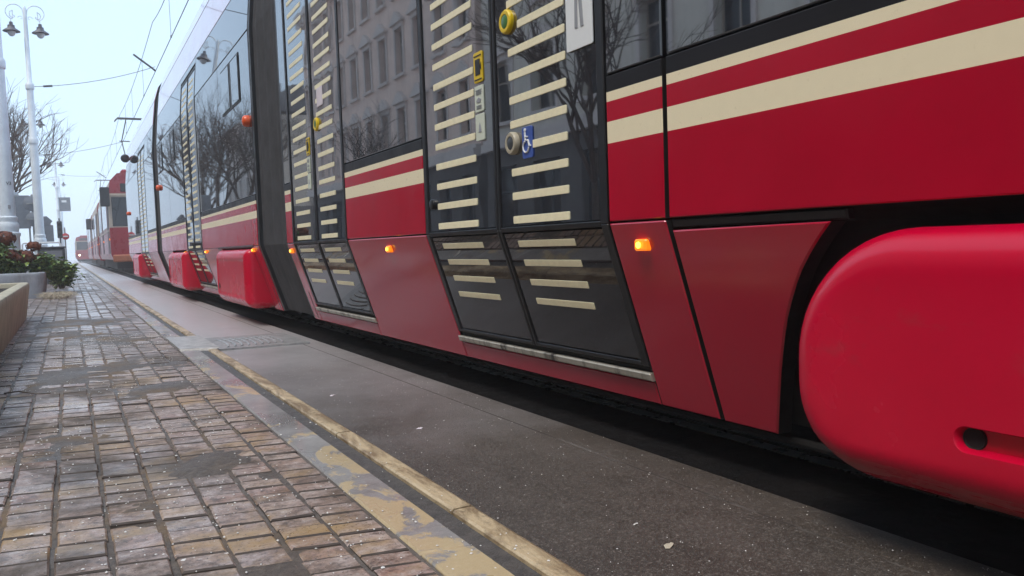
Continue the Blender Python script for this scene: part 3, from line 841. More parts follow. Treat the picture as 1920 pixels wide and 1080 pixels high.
for y0, y1, x0 in ((34, 120, -2.4),):
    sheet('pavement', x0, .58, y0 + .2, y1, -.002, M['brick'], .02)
sheet('pavement_edge', -2.62, -2.45, -12, 120, -.004, M['slab'])
sheet('far_pavement', -14, -8.6, -40, 120, -.02, M['slab'])

# wet mud and trodden dirt that covers stones and joints in patches
from mathutils import noise as mnoise
blobs = [(.05, 8.6, .45, .55, .9), (-.12, 7.3, .35, .45, .55), (.25, 6.6, .28, .5, .6), (.12, 5.0, .4, .35, .55), (.36, 4.0, .22, .22, .6), (-.1, 4.6, .3, .3, .5), (.33, 2.45, .17, .14, .6), (.40, 2.2, .12, .10, .45), (-.05, 3.1, .2, .12, .5), (.1, 2.85, .2, .08, .35), (-.25, 2.35, .16, .08, .3), (.1, 16.5, .4, .6, .6)]
q = MB(); gx = [-.95 + .02 * i for i in range(77)]; gy = []; yy = 1.2
while yy < 24: gy.append(yy); yy += .012 + .004 * yy
n = len(gx)
def mudh(x, y):
    m = sum(a * math.exp(-((x - cx) / sx) ** 2 - ((y - cy) / sy) ** 2) for cx, cy, sx, sy, a in blobs)
    f = mnoise.fractal(Vector((x * 4.5, y * 3.2, 1.7)), .8, 2.1, 6) + .35 * mnoise.noise(Vector((x * 34, y * 26, 5)))
    h = (m * 1.15 + f * .42 - .44) * .012
    return min(h, .0035 + .0012 * f) if x < .56 else -.01
vs = [(x, y, max(-.009, mudh(x, y))) for y in gy for x in gx]
fs = []
for j in range(len(gy) - 1):
    for i in range(n - 1):
        k = (j * n + i, j * n + i + 1, (j + 1) * n + i + 1, (j + 1) * n + i)
        if max(vs[a][2] for a in k) > -.006: fs.append(k)
q.add(vs, fs); o = q.build('mud', M['mud'], fix=False); o.data.polygons.foreach_set('use_smooth', [True] * len(o.data.polygons))
tag(o, 'dark brown wet mud smeared over the brick paving in patches', 'mud', kind='stuff')

# cover plate across the kerb
t = thing('drain_cover', 'grey iron cover plate with curved ribs crossing the yellow kerb line', 'drain cover', (1.05, 5.9, 0))
q = MB(); q.add([(-.46, -.46, -.1), (-.30, -.46, -.1), (-.30, .46, -.1), (-.46, .46, -.1), (-.46, -.40, .004), (-.23, -.47, .004), (-.23, .45, .004), (-.46, .45, .004)], [(4, 5, 6, 7), (0, 1, 5, 4), (1, 2, 6, 5), (2, 3, 7, 6), (3, 0, 4, 7)])
q.v = [(x, y - .12 * x, z) for x, y, z in q.v]; q.build('concrete_block', M['concrete_plate'], t)
q = MB(); q.box(-.228, .36, -.40, .40, -.1, ZR + .012); q.v = [(x, y - .12 * x, z) for x, y, z in q.v]; q.build('plate', M['iron'], t)
q = MB()
for i in range(9):
    cx = -.18 + i * .045
    q.tube([(cx + .05 * math.cos(R(a)), .30 * math.sin(R(a)) - .05, ZR + .011) for a in range(-60, 61, 15)], .009, 5)
q.build('rib', M['iron'], t)

# white grit strewn over the paving and track
q = MB(); r4 = random.Random(5)
def grain(x, y, z, r):
    a = r4.random() * 6.28; e = r4.uniform(.6, 1.1); hh = r * r4.uniform(.5, 1.)
    vs = [(x + r * e * math.cos(a + k * 1.57), y + r * math.sin(a + k * 1.57), z + .3 * hh) for k in range(4)] + [(x, y, z + hh), (x, y, z - .001)]
    q.add(vs, [(0, 1, 4), (1, 2, 4), (2, 3, 4), (3, 0, 4), (0, 1, 5), (1, 2, 5), (2, 3, 5), (3, 0, 5)])
cl = [(r4.uniform(-.9, .55), r4.uniform(1.4, 7)) for _ in range(46)]
for _ in range(4600):
    if r4.random() < .78:
        c = r4.choice(cl); x, y = r4.gauss(c[0], .12), r4.gauss(c[1], .16)
    else: x, y = r4.uniform(-1.2, .82), r4.uniform(1.2, 8) 
    if x > .83 or y < .9: continue
    grain(x, y, .001, abs(r4.gauss(.0014, .0014)) + .0007)
for _ in range(800):
    x, y = r4.uniform(.84, 1.5), r4.uniform(.8, 5)
    grain(x, y, ZR, abs(r4.gauss(.0007, .0006)) + .0005)
tag(q.build('white_grit', M['grit'], fix=False), 'white salt grit strewn over the brick paving and track', 'grit', kind='stuff')

# crumpled bits on the track
def scrap(x, y, z, r, name, label, cat, mat, seed, lift=.35):
    rr = random.Random(seed); vs = []; n = 9
    for i in range(n):
        a = 6.283 * i / n; k = r * rr.uniform(.6, 1.1)
        vs.append((k * 1.6 * math.cos(a), k * .7 * math.sin(a), max(.0005, rr.uniform(0, lift) * r)))
    m = len(vs)
    vs += [(v[0] * .45, v[1] * .45, v[2] + r * .25) for v in vs] + [(0, 0, r * .3)]
    mb = MB(); mb.add(vs, [(i, (i + 1) % m, m + (i + 1) % m, m + i) for i in range(m)] + [(m + i, m + (i + 1) % m, 2 * m) for i in range(m)])
    o = mb.build(name, mat); o.location = (x, y, z); o.rotation_euler = (0, 0, rr.uniform(-.4, .4)); o.data.polygons.foreach_set('use_smooth', [True] * len(o.data.polygons))
    return tag(o, label, cat)
scrap(1.065, 1.29, ZR, .013, 'crumpled_leaf', 'pale crumpled dead leaf lying on the trackbed near the big red cover', 'leaf', M['straw'], 1)
scrap(1.085, 1.43, ZR, .004, 'pebble', 'small white pebble on the trackbed above the crumpled leaf', 'pebble', M['grit'], 2, 1.)
scrap(1.05, 2.62, ZR, .010, 'paper_scrap', 'small pale paper scrap lying midway on the trackbed', 'litter', M['paper2'], 3)
scrap(.98, 3.45, ZR, .010, 'cigarette_end', 'whitish cigarette end lying far up the trackbed', 'litter', M['paper2'], 4)
def twig(name, pts, label, r=.004):
    o = MB().tube(pts, [r * (1 - .6 * i / len(pts)) for i in range(len(pts))], 6).build(name, M['bark']); return tag(o, label, 'twig')
twig('fallen_twig', [(-.30, 4.35, .005), (-.24, 4.32, .012), (-.17, 4.22, .006), (-.11, 4.2, .004)], 'dark fallen twig on the brick paving beside the tan planter')
twig('fallen_twig', [(-.20, 6.1, .005), (-.12, 6.06, .010), (-.03, 6.03, .004)], 'thin dark twig on the mud patch further up the paving', .003)

# ------------------------------------------------------------------ planters
def planter(name, label, x0, x1, y0, y1, h, mat, r=.05):
    t = thing(name, label, 'planter', ((x0 + x1) / 2, y0, 0), 'concrete planters')
    def ring(ins, z, rad):
        pts = []
        for cx, cy, a0 in ((x1 - ins - rad, y1 - ins - rad, 0), (x0 + ins + rad, y1 - ins - rad, 90), (x0 + ins + rad, y0 + ins + rad, 180), (x1 - ins - rad, y0 + ins + rad, 270)):
            for k in range(7):
                a = R(a0 + 15 * k); pts.append((cx + rad * math.cos(a) - (x0 + x1) / 2, cy + rad * math.sin(a) - y0, z))
        return pts
    w = .10
    rings = [ring(.045, 0, r), ring(0, h - .05, r + .02), ring(0, h - .02, r + .02), ring(.006, h - .006, r + .02), ring(.02, h, r + .01), ring(w - .02, h, .03), ring(w - .006, h - .006, .025), ring(w, h - .02, .02), ring(w, h - .10, .02)]
    n = len(rings[0]); vs = [p for rg in rings for p in rg]
    fs = [(i * n + j, i * n + (j + 1) % n, (i + 1) * n + (j + 1) % n, (i + 1) * n + j) for i in range(len(rings) - 1) for j in range(n)] + [tuple(range(n))]
    MB().add(vs, fs).build('trough', mat, t, True)
    nx, ny = 10, int((y1 - y0) / .12); rr = random.Random(int(y0 * 10)); vs = []
    for i in range(nx + 1):
        for j in range(ny + 1):
            vs.append((-(x1 - x0) / 2 + .09 + (x1 - x0 - .18) * i / nx, .09 + (y1 - y0 - .18) * j / ny, h - .055 + rr.uniform(-.015, .02)))
    MB().add(vs, [(i * (ny + 1) + j, (i + 1) * (ny + 1) + j, (i + 1) * (ny + 1) + j + 1, i * (ny + 1) + j + 1) for i in range(nx) for j in range(ny)]).build('soil', M['soil'], t, True)
    return t
planter('planter', 'tan concrete planter nearest the camera, at the left edge of the paving', -1.75, -.385, 3.2, 9.9, .375, M['planterA'])
planter('planter', 'bluish grey concrete planter behind the tan one, full of brown hydrangeas', -1.75, -.355, 14.6, 16.9, .405, M['planterB'], .16)

def hydrangea(x, y, z, hh, wd, heads, label, seed, leaves=800):
    rr = random.Random(seed); t = thing('hydrangea', label, 'plant', (x, y, z), 'hydrangeas in the planter')
    st = MB(); lf = MB(); tips = []
    for i in range(16):
        a = rr.uniform(0, 6.28); k = rr.uniform(.2, 1.); tip = (wd * k * math.cos(a), wd * k * math.sin(a), hh * (1 - .45 * k * k) * rr.uniform(.7, 1.))
        st.tube([(0.2 * tip[0], .2 * tip[1], 0), (.6 * tip[0], .6 * tip[1], .55 * tip[2]), tip], [.008, .006, .004], 5)
        tips.append(tip)
    for i in range(leaves):
        tp = rr.choice(tips); f = rr.uniform(.25, 1.05)
        c = Vector((tp[0] * (.3 + .7 * f) + rr.gauss(0, .05), tp[1] * (.3 + .7 * f) + rr.gauss(0, .05), tp[2] * f + rr.gauss(0, .03)))
        c.z = max(c.z, .02)
        d = Vector((rr.gauss(0, 1), rr.gauss(0, 1), rr.uniform(-.5, .6))).normalized(); u = d.cross(Vector((0, 0, 1))).normalized(); w = u.cross(d)
        L = rr.uniform(.06, .12); W = L * .36
        lf.add([c, c + d * L * .45 + u * W + w * .012, c + d * L + w * -.02, c + d * L * .45 - u * W + w * .012, c + d * L * .45 - w * .008], [(0, 1, 4), (1, 2, 4), (2, 3, 4), (3, 0, 4)])
    st.build('stem', M['stem'], t); lf.build('foliage', M['leaf'], t, fix=False)
    for hx, hy, hz, r in heads:
        f = MB(); c = Vector((hx, hy, hz))
        for i in range(150):
            d = Vector((rr.gauss(0, 1), rr.gauss(0, 1), rr.gauss(.15, 1))).normalized()
            p = c + Vector((d.x * r, d.y * r, d.z * r * .72)) * rr.uniform(.75, 1.05)
            u = d.orthogonal().normalized(); w = d.cross(u); a = rr.random() * 6.28
            e1 = (u * math.cos(a) + w * math.sin(a)) * r * .24; e2 = d.cross(e1)
            k = d * r * .08
            f.add([p - e1 + k, p - e2, p + e1 + k, p + e2], [(0, 1, 2, 3)])
        f.tube([(hx * .6, hy * .6, hz * .3), (hx, hy, hz)], .006, 5)
        f.build('flower_head', M['flower'], t, fix=False)
    return t
hydrangea(-1.02, 15.1, .36, .62, .42, [(-.08, .1, .40, .13), (.14, 0, .60, .15), (.20, -.05, .34, .11), (-.14, 0, .58, .13), (-.10, -.2, .26, .11)], 'hydrangea with large rust brown heads at the left edge', 1)
hydrangea(-.62, 15.2, .36, .46, .40, [(-.02, -.12, .30, .14), (.12, .05, .46, .11), (.20, -.08, .26, .10), (-.2, .1, .36, .09)], 'hydrangea with rust heads in front of the second lamp post', 2)
hydrangea(-.28, 15.9, .28, .34, .36, [], 'leafy green shrub without flowers spilling over the planter corner', 3, 1100)
hydrangea(-.16, 17.1, .05, .50, .26, [], 'dull green shrub straggling over the paving at the planter end', 4, 700)
hydrangea(-1.12, 15.9, .36, .50, .42, [(.1, 0, .5, .11)], 'hydrangea half hidden behind the others at the first lamp post', 5)
q = MB(); rr = random.Random(8)
for i in range(260):
    a = rr.uniform(0, 6.28); L = rr.uniform(.08, .24); c = (rr.gauss(0, .07), rr.gauss(0, .16), 0)
    e = (c[0] + L * math.cos(a), c[1] + L * math.sin(a), rr.uniform(.005, .08))
    m = ((c[0] + e[0]) / 2, (c[1] + e[1]) / 2, rr.uniform(.03, .10)); q.tube([c, m, e], [.004, .004, .002], 4, False)
o = q.build('dry_grass_clump', M['straw'], fix=False); o.location = (-.20, 14.25, 0); tag(o, 'pale dry grass clump lying at the foot of the bluish planter', 'dry grass')

# ------------------------------------------------------------------ lamp posts
def lamp_post(x, y, label, lamps=True, base=0.):
    t = thing('lamp_post', label, 'lamp post', (x, y, 0), 'tall lamp posts along the pavement')
    sg = [(.165, 0), (.165, .55), (.150, .60), (.150, .93), (.165, .95), (.165, .99), (.140, 1.01), (.150, 1.08), (.150, 1.13), (.130, 1.17), (.126, 1.18), (.136, 1.21), (.136, 1.25), (.112, 1.27), (.106, 2.2), (.096, 3.7)]
    MB().lathe(sg, n=24).build('base_column', M['post'], t, True)
    MB().lathe([(.112, 3.68), (.118, 3.70), (.118, 3.80), (.112, 3.82), (.088, 3.86), (.080, 5.15)], n=20).build('middle_column', M['post'], t, True)
    MB().lathe([(.10, 5.12), (.105, 5.14), (.105, 5.24), (.095, 5.27), (.062, 5.31), (.048, 6.9), (.036, 7.25), (.02, 7.3)], n=16).build('top_column', M['post'], t, True)
    q = MB()
    for sgn in (-1, 1):
        pts = [(sgn * .03, 0, 6.95)]
        for a in range(180, -81, -15):
            pts.append((sgn * (.24 + .20 * math.cos(R(a)) ), 0, 7.13 + .20 * math.sin(R(a))))
        for a in range(280, 0, -30):
            k = .13 * (a / 280); pts.append((sgn * (.26 + k * math.cos(R(a + 160))), 0, 7.04 + k * math.sin(R(a + 160))))
        q.tube(pts, .014, 6)
        sp = [(sgn * (.10 + (.07 - .0002 * a) * math.cos(R(a))), 0, 6.98 + (.07 - .0002 * a) * math.sin(R(a))) for a in range(0, 300, 20)]
        q.tube(sp, .008, 5)
        q.tube([(sgn * .33, 0, 6.95), (sgn * .33, 0, 6.86)], .012, 6)
    q.build('scroll_arm', M['post'], t, True)
    for sgn in (-1, 1):
        c = (sgn * .33, 0, 6.62)
        MB().lathe([(.04, .24), (.045, .21), (.045, .17), (.085, .15), (.085, .11), (.095, .08), (.20, .005), (.205, -.01), (.19, -.012), (.0005, .02)], c, 24).build('lamp_hood', M['lampshade'], t, True)
        MB().lathe([(.0005, -.14), (.05, -.125), (.09, -.07), (.10, -.012), (.0005, -.01)], c, 20).build('lamp_globe', M['globe'], t, True)
    return t
tt = NT('frosted_glass'); tt.p(Base_Color=(.75, .78, .80), Roughness=.35); tt.p(Transmission_Weight=.3); M['globe'] = tt.m
p1 = lamp_post(-.945, 17.5, 'nearest pale lamp post, cut by the left edge behind the brown hydrangeas')
p1.scale = (1.10, 1.10, 1.12)
p2 = lamp_post(-.655, 25.0, 'pale lamp post whose dark twin lamps show fully at the top left')
p3 = lamp_post(-1.12, 42, 'hazy lamp post third from the camera, lamps beside the second post')
p4 = lamp_post(-.45, 60, 'fourth hazy lamp post, seen past the bare branches')
p5 = lamp_post(-.40, 76, 'fifth faint lamp post just behind the fourth one')
p6 = lamp_post(-.40, 94, 'sixth and faintest lamp post far up the street')
def text(s, size, loc, rot, mat, parent, name):
    cu = bpy.data.curves.new(name, 'FONT'); cu.body = s; cu.size = size; cu.extrude = .0015; cu.align_x = 'CENTER'
    o = bpy.data.objects.new('tmp', cu); COL.objects.link(o); bpy.context.view_layer.update()
    me = bpy.data.meshes.new_from_object(o.evaluated_get(bpy.context.evaluated_depsgraph_get()))
    bpy.data.objects.remove(o); me.materials.clear(); me.materials.append(mat)
    o = bpy.data.objects.new(name, me); COL.objects.link(o); o.location = loc; o.rotation_euler = rot
    o.parent = parent; return o
text('V3', .075, (.045, -.1045, 1.78), (R(90), 0, R(24)), M['darkgrey'], p1, 'post_number')
MB().cbox(-.02, .02, -.012, .0, -.03, .03, .003).build('small_plate', M['grey'], p1).location = (.03, -.106, 1.42)
MB().cbox(.10, .17, -.03, .03, 1.60, 1.66, .01).build('bracket', M['post'], p1)

# ------------------------------------------------------------------ signs in the haze
def sign_pole(x, y, h, r=.03):
    return MB().lathe([(r * 1.6, 0), (r * 1.6, .06), (r, .08), (r, h - .02), (r * .6, h)], (0, 0, 0), 12)
def round_sign(name, parent, x, z, r, front, back, y=-.04, th=.012):
    o = MB().lathe([(.0005, 0), (r * .97, 0), (r, .004), (r, th), (r * .97, th + .003), (.0005, th + .003)], (x, y, z), 32, 'y').build(name, back, parent, True); return o
t = thing('road_sign', 'two stacked round signs seen from behind, right beside the second lamp post', 'road sign', (-.83, 26.5, 0))
sign_pole(0, 0, 2.45).build('pole', M['steelgrey'], t)
round_sign('sign_disc', t, 0, 2.18, .225, M['signback'], M['signback']); round_sign('sign_disc', t, .03, 1.74, .215, M['signback'], M['signback'])
for z in (2.18, 1.74): MB().cbox(-.15, .15, -.055, -.038, z - .02, z + .02, .004).build('bracket', M['steelgrey'], t)
t = thing('warning_sign', 'grey pointed sign over a square board, both backs, in front of the haze', 'road sign', (-.59, 28.0, 0))
sign_pole(0, 0, 1.85).build('pole', M['steelgrey'], t)
q = MB(); pts = [(-.14, 1.60), (-.02, 1.88), (.06, 1.89), (.21, 1.74), (.15, 1.66), (.16, 1.60)]
q.add([(x, -.04, z) for x, z in pts] + [(x, -.028, z) for x, z in pts], [tuple(range(6)), tuple(range(11, 5, -1))] + [(i, (i + 1) % 6, 6 + (i + 1) % 6, 6 + i) for i in range(6)]); q.build('pointed_board', M['signback'], t)
MB().cbox(-.21, .22, -.04, -.026, 1.10, 1.62, .006).build('square_board', M['signback'], t)
for x in (-.17, .17): MB().lathe([(.018, 0), (.018, 1.0)], (x, -.02, 0), 10).build('leg', M['steelgrey'], t)
t = thing('notice_board', 'tall grey panel standing left of the second lamp post', 'notice board', (-1.13, 27, 0))
MB().cbox(-.20, .22, -.03, .03, 1.5, 2.45, .01).build('panel', M['signback'], t)
for x in (-.16, .18): MB().lathe([(.025, 0), (.025, 1.5)], (x, 0, 0), 10).build('leg', M['steelgrey'], t)
t = thing('no_entry_sign', 'small red no entry sign with white bar on a hazy pole', 'road sign', (-.12, 45, 0))
sign_pole(0, 0, 2.1).build('pole', M['steelgrey'], t)
round_sign('sign_disc', t, .02, 1.66, .16, M['signred'], M['signred'], y=-.05)
MB().cbox(-.09, .13, -.062, -.051, 1.63, 1.69, .004).build('white_bar', M['white'], t)
t = thing('traffic_light', 'dark traffic signal on a slim pole left of the no entry sign', 'traffic light', (-.32, 43.5, 0))
sign_pole(0, 0, 2.5).build('pole', M['darkgrey'], t)
MB().cbox(-.11, .11, -.16, -.04, 1.55, 2.35, .03).build('housing', M['darkgrey'], t)
for z in (1.72, 1.95, 2.18): MB().lathe([(.075, 0), (.085, -.06), (.08, -.062), (.07, -.01), (.0005, -.012)], (0, -.16, z), 14, 'y').build('lens', M['rubber'], t, True)
t = thing('hanging_sign', 'grey square sign on a bracket from the fourth lamp post', 'sign', (-.05, 59.9, 4.1))
MB().cbox(-.32, .32, -.03, .03, -.45, .45, .01).build('board', M['signback'], t)
MB().cbox(-.18, .10, -.036, -.028, .12, .26, .003).build('white_mark', M['white'], t)
MB().tube([(-.38, 0, .4), (.2, 0, .4)], .02, 6).build('bracket', M['steelgrey'], t)
# railings and street cabinet by the second post
t = thing('railing', 'white tubular railing beside the base of the second lamp post', 'railing', (-.72, 23.6, 0))
MB().tube([(-.30, 0, 0), (-.30, 0, .98), (-.26, 0, 1.02), (.50, 0, 1.02), (.54, 0, .98), (.54, 0, 0)], .022, 8).build('hoop', M['white'], t, True)
MB().tube([(-.30, 0, .55), (.54, 0, .55)], .016, 8).build('crossbar', M['white'], t, True)
t = thing('utility_cabinet', 'dark grey street cabinet low behind the flowers', 'cabinet', (-.30, 22.4, 0))
MB().cbox(-.36, .22, -.18, .18, .06, .86, .02).build('housing', M['darkgrey'], t); MB().cbox(-.38, .24, -.2, .2, .86, .90, .012).build('lid', M['darkgrey'], t)
MB().cbox(-.30, .16, -.186, -.178, .14, .80, .004).build('door', M['signback'], t); MB().cbox(-.34, .2, -.16, .16, 0, .07, .005).build('plinth', M['darkgrey'], t)

# ------------------------------------------------------------------ overhead wires
WX = 2.45
def sag(p0, p1, d, n=14):
    p0, p1 = Vector(p0), Vector(p1)
    return [p0.lerp(p1, i / n) - Vector((0, 0, d * 4 * (i / n) * (1 - i / n))) for i in range(n + 1)]
pts = []
sup = [-11, 17.5, 25, 42, 60, 76, 94, 130, 170]
for a, b in zip(sup, sup[1:]): pts += sag((WX, a, 7.2), (WX, b, 7.2), .25, 10)[:-1]
tag(MB().tube(pts, .009, 5).build('messenger_wire', M['wire']), 'upper sagging overhead wire running along the tram track', 'overhead wire')
tag(MB().tube([(WX, y, 5.82) for y in range(-10, 171, 6)], .010, 5).build('contact_wire', M['wire']), 'lower straight contact wire the pantographs touch', 'overhead wire')
q = MB()
def messz(y):
    for a, b in zip(sup, sup[1:]):
        if a <= y <= b:
            f = (y - a) / (b - a); return 7.2 - .25 * 4 * f * (1 - f)
for y in (2, 7, 16.5, 21, 29, 34, 38, 46, 52, 56, 64, 70, 80, 88):
    d = MB().tube([(WX, y, messz(y)), (WX, y, 5.83)], .005, 4); d.lathe([(.018, -.03), (.018, .03)], (WX, y, 5.84), 6)
    tag(d.build('dropper_wire', M['wire']), 'thin vertical dropper hanging between the two overhead wires', 'overhead wire', 'droppers of the overhead line')
for (x, y, z, z2, lab) in ((-.66, 25, 4.3, 6.2, 'upper cross wire with insulator from the second lamp post to the track'),
                       (-.945, 17.5, 5.2, 6.0, 'cross wire from the nearest lamp post over the track'),
                       (-.45, 60, 5.3, 6.0, 'faint cross wire from the fourth lamp post over the track')):
    q = MB(); w = sag((x + .1, y, z + .75), (WX, y, z2), .10)
    if y == 25: w = sag((x + .1, y, 5.2), (WX, y, 5.95), .12)
    q.tube(w, .008, 5); q.tube([w[1], w[2]], .028, 8); 
    q.tube([Vector((WX - .55, y, 6.25)), Vector((WX - .08, y, 5.9)), Vector((WX, y, 5.83))], .028, 6)
    tag(q.build('cross_wire', M['wire']), lab, 'overhead wire')
q = MB(); w = sag((-1.0, 42, 5.25), (WX, 42, 5.95), .10); q.tube(w, .01, 5); q.tube([w[1], w[2]], .03, 8)
tag(q.build('cross_wire', M['wire']), 'lower cross wire with insulator below the other one, from the third post', 'overhead wire')

# ------------------------------------------------------------------ bare trees
def bare_tree_mesh(seed, hh=7.5, upright=.5):
    rr = random.Random(seed); tr = MB(); cr = MB()
    def grow(p, d, L, r, depth, mb):
        n = 4; pts = [p]; q = p.copy(); dd = d.copy()
        for i in range(n):
            dd = (dd + Vector((rr.gauss(0, .10), rr.gauss(0, .10), rr.gauss(.03, .06)))).normalized(); q = q + dd * L / n; pts.append(q.copy())
        mb.tube(pts, [r * (1 - .45 * i / n) for i in range(n + 1)], 7 if depth < 2 else 4 if depth < 4 else 3, depth < 1)
        if depth >= 5: return
        k = 4 if depth < 3 else 3
        for i in range(k):
            f = rr.uniform(.45, 1.) if i < k - 1 else 1.
            b = pts[min(n, max(1, int(round(f * n))))]
            ax = dd.orthogonal().normalized(); ax = Matrix.Rotation(rr.random() * 6.28, 3, dd) @ ax
            nd = (Matrix.Rotation(rr.uniform(.3, .75), 3, ax) @ dd); nd = (nd + Vector((0, 0, .25 * upright))).normalized()
            grow(b, nd, L * rr.uniform(.62, .80), r * .55, depth + 1, cr)
    grow(Vector((0, 0, 0)), Vector((0, 0, 1)), hh * .30, .11, 0, tr)
    return tr, cr
tr_protos = []
for sd in (21, 22):
    tr, cr = bare_tree_mesh(sd); tr_protos.append((tr, cr))
treeP = []
def plant_tree(k, x, y, rz, s, label, group='bare trees along the pavement'):
    if k >= len(treeP):
        t = thing('bare_tree', label, 'tree', (x, y, -.02), group)
        tr_protos[k][0].build('trunk', M['bark'], t, True, fix=False); tr_protos[k][1].build('crown', M['twig'], t, False, fix=False)
        treeP.append(t)
    else: t = copy_tree(treeP[k])
    t.location = (x, y, -.02); t.rotation_euler = (0, 0, rz); t.scale = (s, s, s)
    t['label'] = label; t['category'] = 'tree'; t['group'] = group
plant_tree(0, -2.3, 31, 0, 1.1, 'bare brown tree with dense twigs between the first two lamp posts')
plant_tree(1, -2.35, 35, 1.1, 1.1, 'bare tree behind the second lamp post, twigs reaching right')
plant_tree(0, -2.6, 40, 2.2, 1.15, 'hazier bare tree farther along behind the sign backs')
plant_tree(1, -2.6, 28, 4.0, 1.0, 'bare brown tree nearest behind the first lamp post, partly hidden by it')
plant_tree(1, -5.4, 11.5, 0.4, .95, 'bare street tree level with the tan planter far end, mirrored in the tram doors')
plant_tree(0, -6.4, 25.0, 5.0, .85, 'bare street tree mirrored in the middle of the long tram')

# ------------------------------------------------------------------ street front on the camera's side (mirrored in the tram)
def stone(name, col, v=.12):
    t = NT(name); f = t.noise(1.1, 6, .6); st = t.noise(1.5, 5, .6, sc3=(1, 2, .25))
    a = tuple(c * (1 - v) for c in col); b = tuple(c * (1 + v) for c in col)
    c = t.mix(t.mr(st, .5, .72, 0, .35), t.ramp(f, [(.3, a), (.7, b)]), tuple(x * .45 for x in col))
    t.p(Base_Color=c, Roughness=.85); t.bump(t.noise(20, 5, .7), .3, .02); return t.m
def facade(label, y0, y1, floors, bays, mat, matg, trim, roof, x=-11.5, depth=9, gh=4.2, fh=3.7, ped=True, door_bays=()):
    b = thing('townhouse', label, 'building', (x, y0, 0), 'town houses on the camera side of the street')
    L = y1 - y0; bw = L / bays; Ht = gh + floors * fh
    zc = [0]; ops = []
    wall = MB(); ground = MB()
    def grid(mb, z0, z1, wz0, wz1, ww):
        ys = [0]
        for i in range(bays): c = (i + .5) * bw; ys += [c - ww / 2, c + ww / 2]
        ys.append(L); zs = [z0, wz0, wz1, z1]
        for i in range(len(ys) - 1):
            for j in range(3):
                op = (i % 2 == 1 and j == 1)
                a, c, e, f = ys[i], ys[i + 1], zs[j], zs[j + 1]
                if not op: mb.add([(0, a, e), (0, c, e), (0, c, f), (0, a, f)], [(0, 1, 2, 3)])
                else:
                    dd = -.28
                    mb.add([(0, a, e), (0, c, e), (0, c, f), (0, a, f), (dd, a, e), (dd, c, e), (dd, c, f), (dd, a, f)], [(0, 1, 5, 4), (1, 2, 6, 5), (2, 3, 7, 6), (3, 0, 4, 7)])
                    ops.append((a, c, e, f))
    grid(ground, 0, gh, .5, 3.4, bw * .62)
    nG = len(ops)
    for k in range(floors): grid(wall, gh + k * fh, gh + (k + 1) * fh, gh + k * fh + .85, gh + k * fh + 2.95, min(1.25, bw * .42))
    wall.add([(0, 0, gh), (-depth, 0, gh), (-depth, 0, Ht), (0, 0, Ht), (0, L, gh), (-depth, L, gh), (-depth, L, Ht), (0, L, Ht)], [(0, 1, 2, 3), (4, 5, 6, 7), (1, 5, 6, 2)])
    ground.add([(0, 0, 0), (-depth, 0, 0), (-depth, 0, gh), (0, 0, gh), (0, L, 0), (-depth, L, 0), (-depth, L, gh), (0, L, gh)], [(0, 1, 2, 3), (4, 5, 6, 7), (1, 5, 6, 2)])
    wall.build('wall', mat, b, fix=False); ground.build('ground_floor', matg, b, fix=False)
    for i, (a, c, e, f) in enumerate(ops):
        q = MB(); q.box(-.27, -.22, a, a + .07, e, f); q.box(-.27, -.22, c - .07, c, e, f); q.box(-.27, -.22, a + .07, c - .07, e, e + .07); q.box(-.27, -.22, a + .07, c - .07, f - .07, f)
        m = (a + c) / 2; q.box(-.265, -.23, m - .03, m + .03, e + .07, f - .07); zt = e + (f - e) * .68; q.box(-.266, -.228, a + .07, m - .03, zt - .03, zt + .03); q.box(-.266, -.228, m + .03, c - .07, zt - .03, zt + .03)
        w = q.build('window' if i >= nG else 'shop_window', M['oldcream'] if i >= nG else M['darkgrey'], b)
        MB().box(-.262, -.25, a + .06, c - .06, e + .06, f - .06).build('pane', M['pane'], w)
        if i >= nG:
            s = MB(); s.box(.002, .07, a - .16, a - .002, e - .05, f); s.box(.002, .07, c + .002, c + .16, e - .05, f); s.box(.002, .10, a - .16, c + .16, f + .002, f + .2); s.box(.0, .16, a - .22, c + .22, e - .18, e - .052)
            if ped and i < nG + bays * 2:
                s.box(.003, .24, a - .30, c + .30, f + .202, f + .30)
                s.add([(.002, a - .28, f + .302), (.002, c + .28, f + .302), (.002, m, f + .78), (.22, a - .28, f + .302), (.22, c + .28, f + .302), (.22, m, f + .78)], [(0, 1, 2), (3, 4, 5), (0, 1, 4, 3), (1, 2, 5, 4), (2, 0, 3, 5)])
            s.build('surround', trim, w)
    q = MB(); q.box(.0, .25, -.02, L + .02, gh - .18, gh + .12); q.box(.0, .16, -.01, L + .01, gh + .122, gh + .28); q.build('string_course', trim, b)
    q = MB(); q.box(-.1, .55, -.05, L + .05, Ht + .002, Ht + .35); q.box(-.1, .35, -.03, L + .03, Ht - .35, Ht)
    k = int(L / .55)
    for i in range(k): q.box(.36, .50, i * .55 + .1, i * .55 + .32, Ht - .28, Ht - .002)
    q.build('cornice', trim, b)
    q = MB(); q.add([(.3, 0, Ht + .35), (.3, L, Ht + .35), (-2.4, L, Ht + 2.4), (-2.4, 0, Ht + 2.4), (-depth, 0, Ht + 2.4), (-depth, L, Ht + 2.4), (-depth, 0, Ht), (-depth, L, Ht)], [(0, 1, 2, 3), (3, 2, 5, 4), (4, 5, 7, 6), (0, 3, 4, 6), (1, 2, 5, 7)])
    q.build('roof', roof, b)
    for s in (.25, .7): MB().cbox(-2.6, -1.9, L * s, L * s + .9, Ht + 1.6, Ht + 3.4, .05).build('chimney', matg, b)
    return b
M['pane'] = m_glass('house_pane', .03, 1.2, base=(.012, .013, .016), ior=1.4)
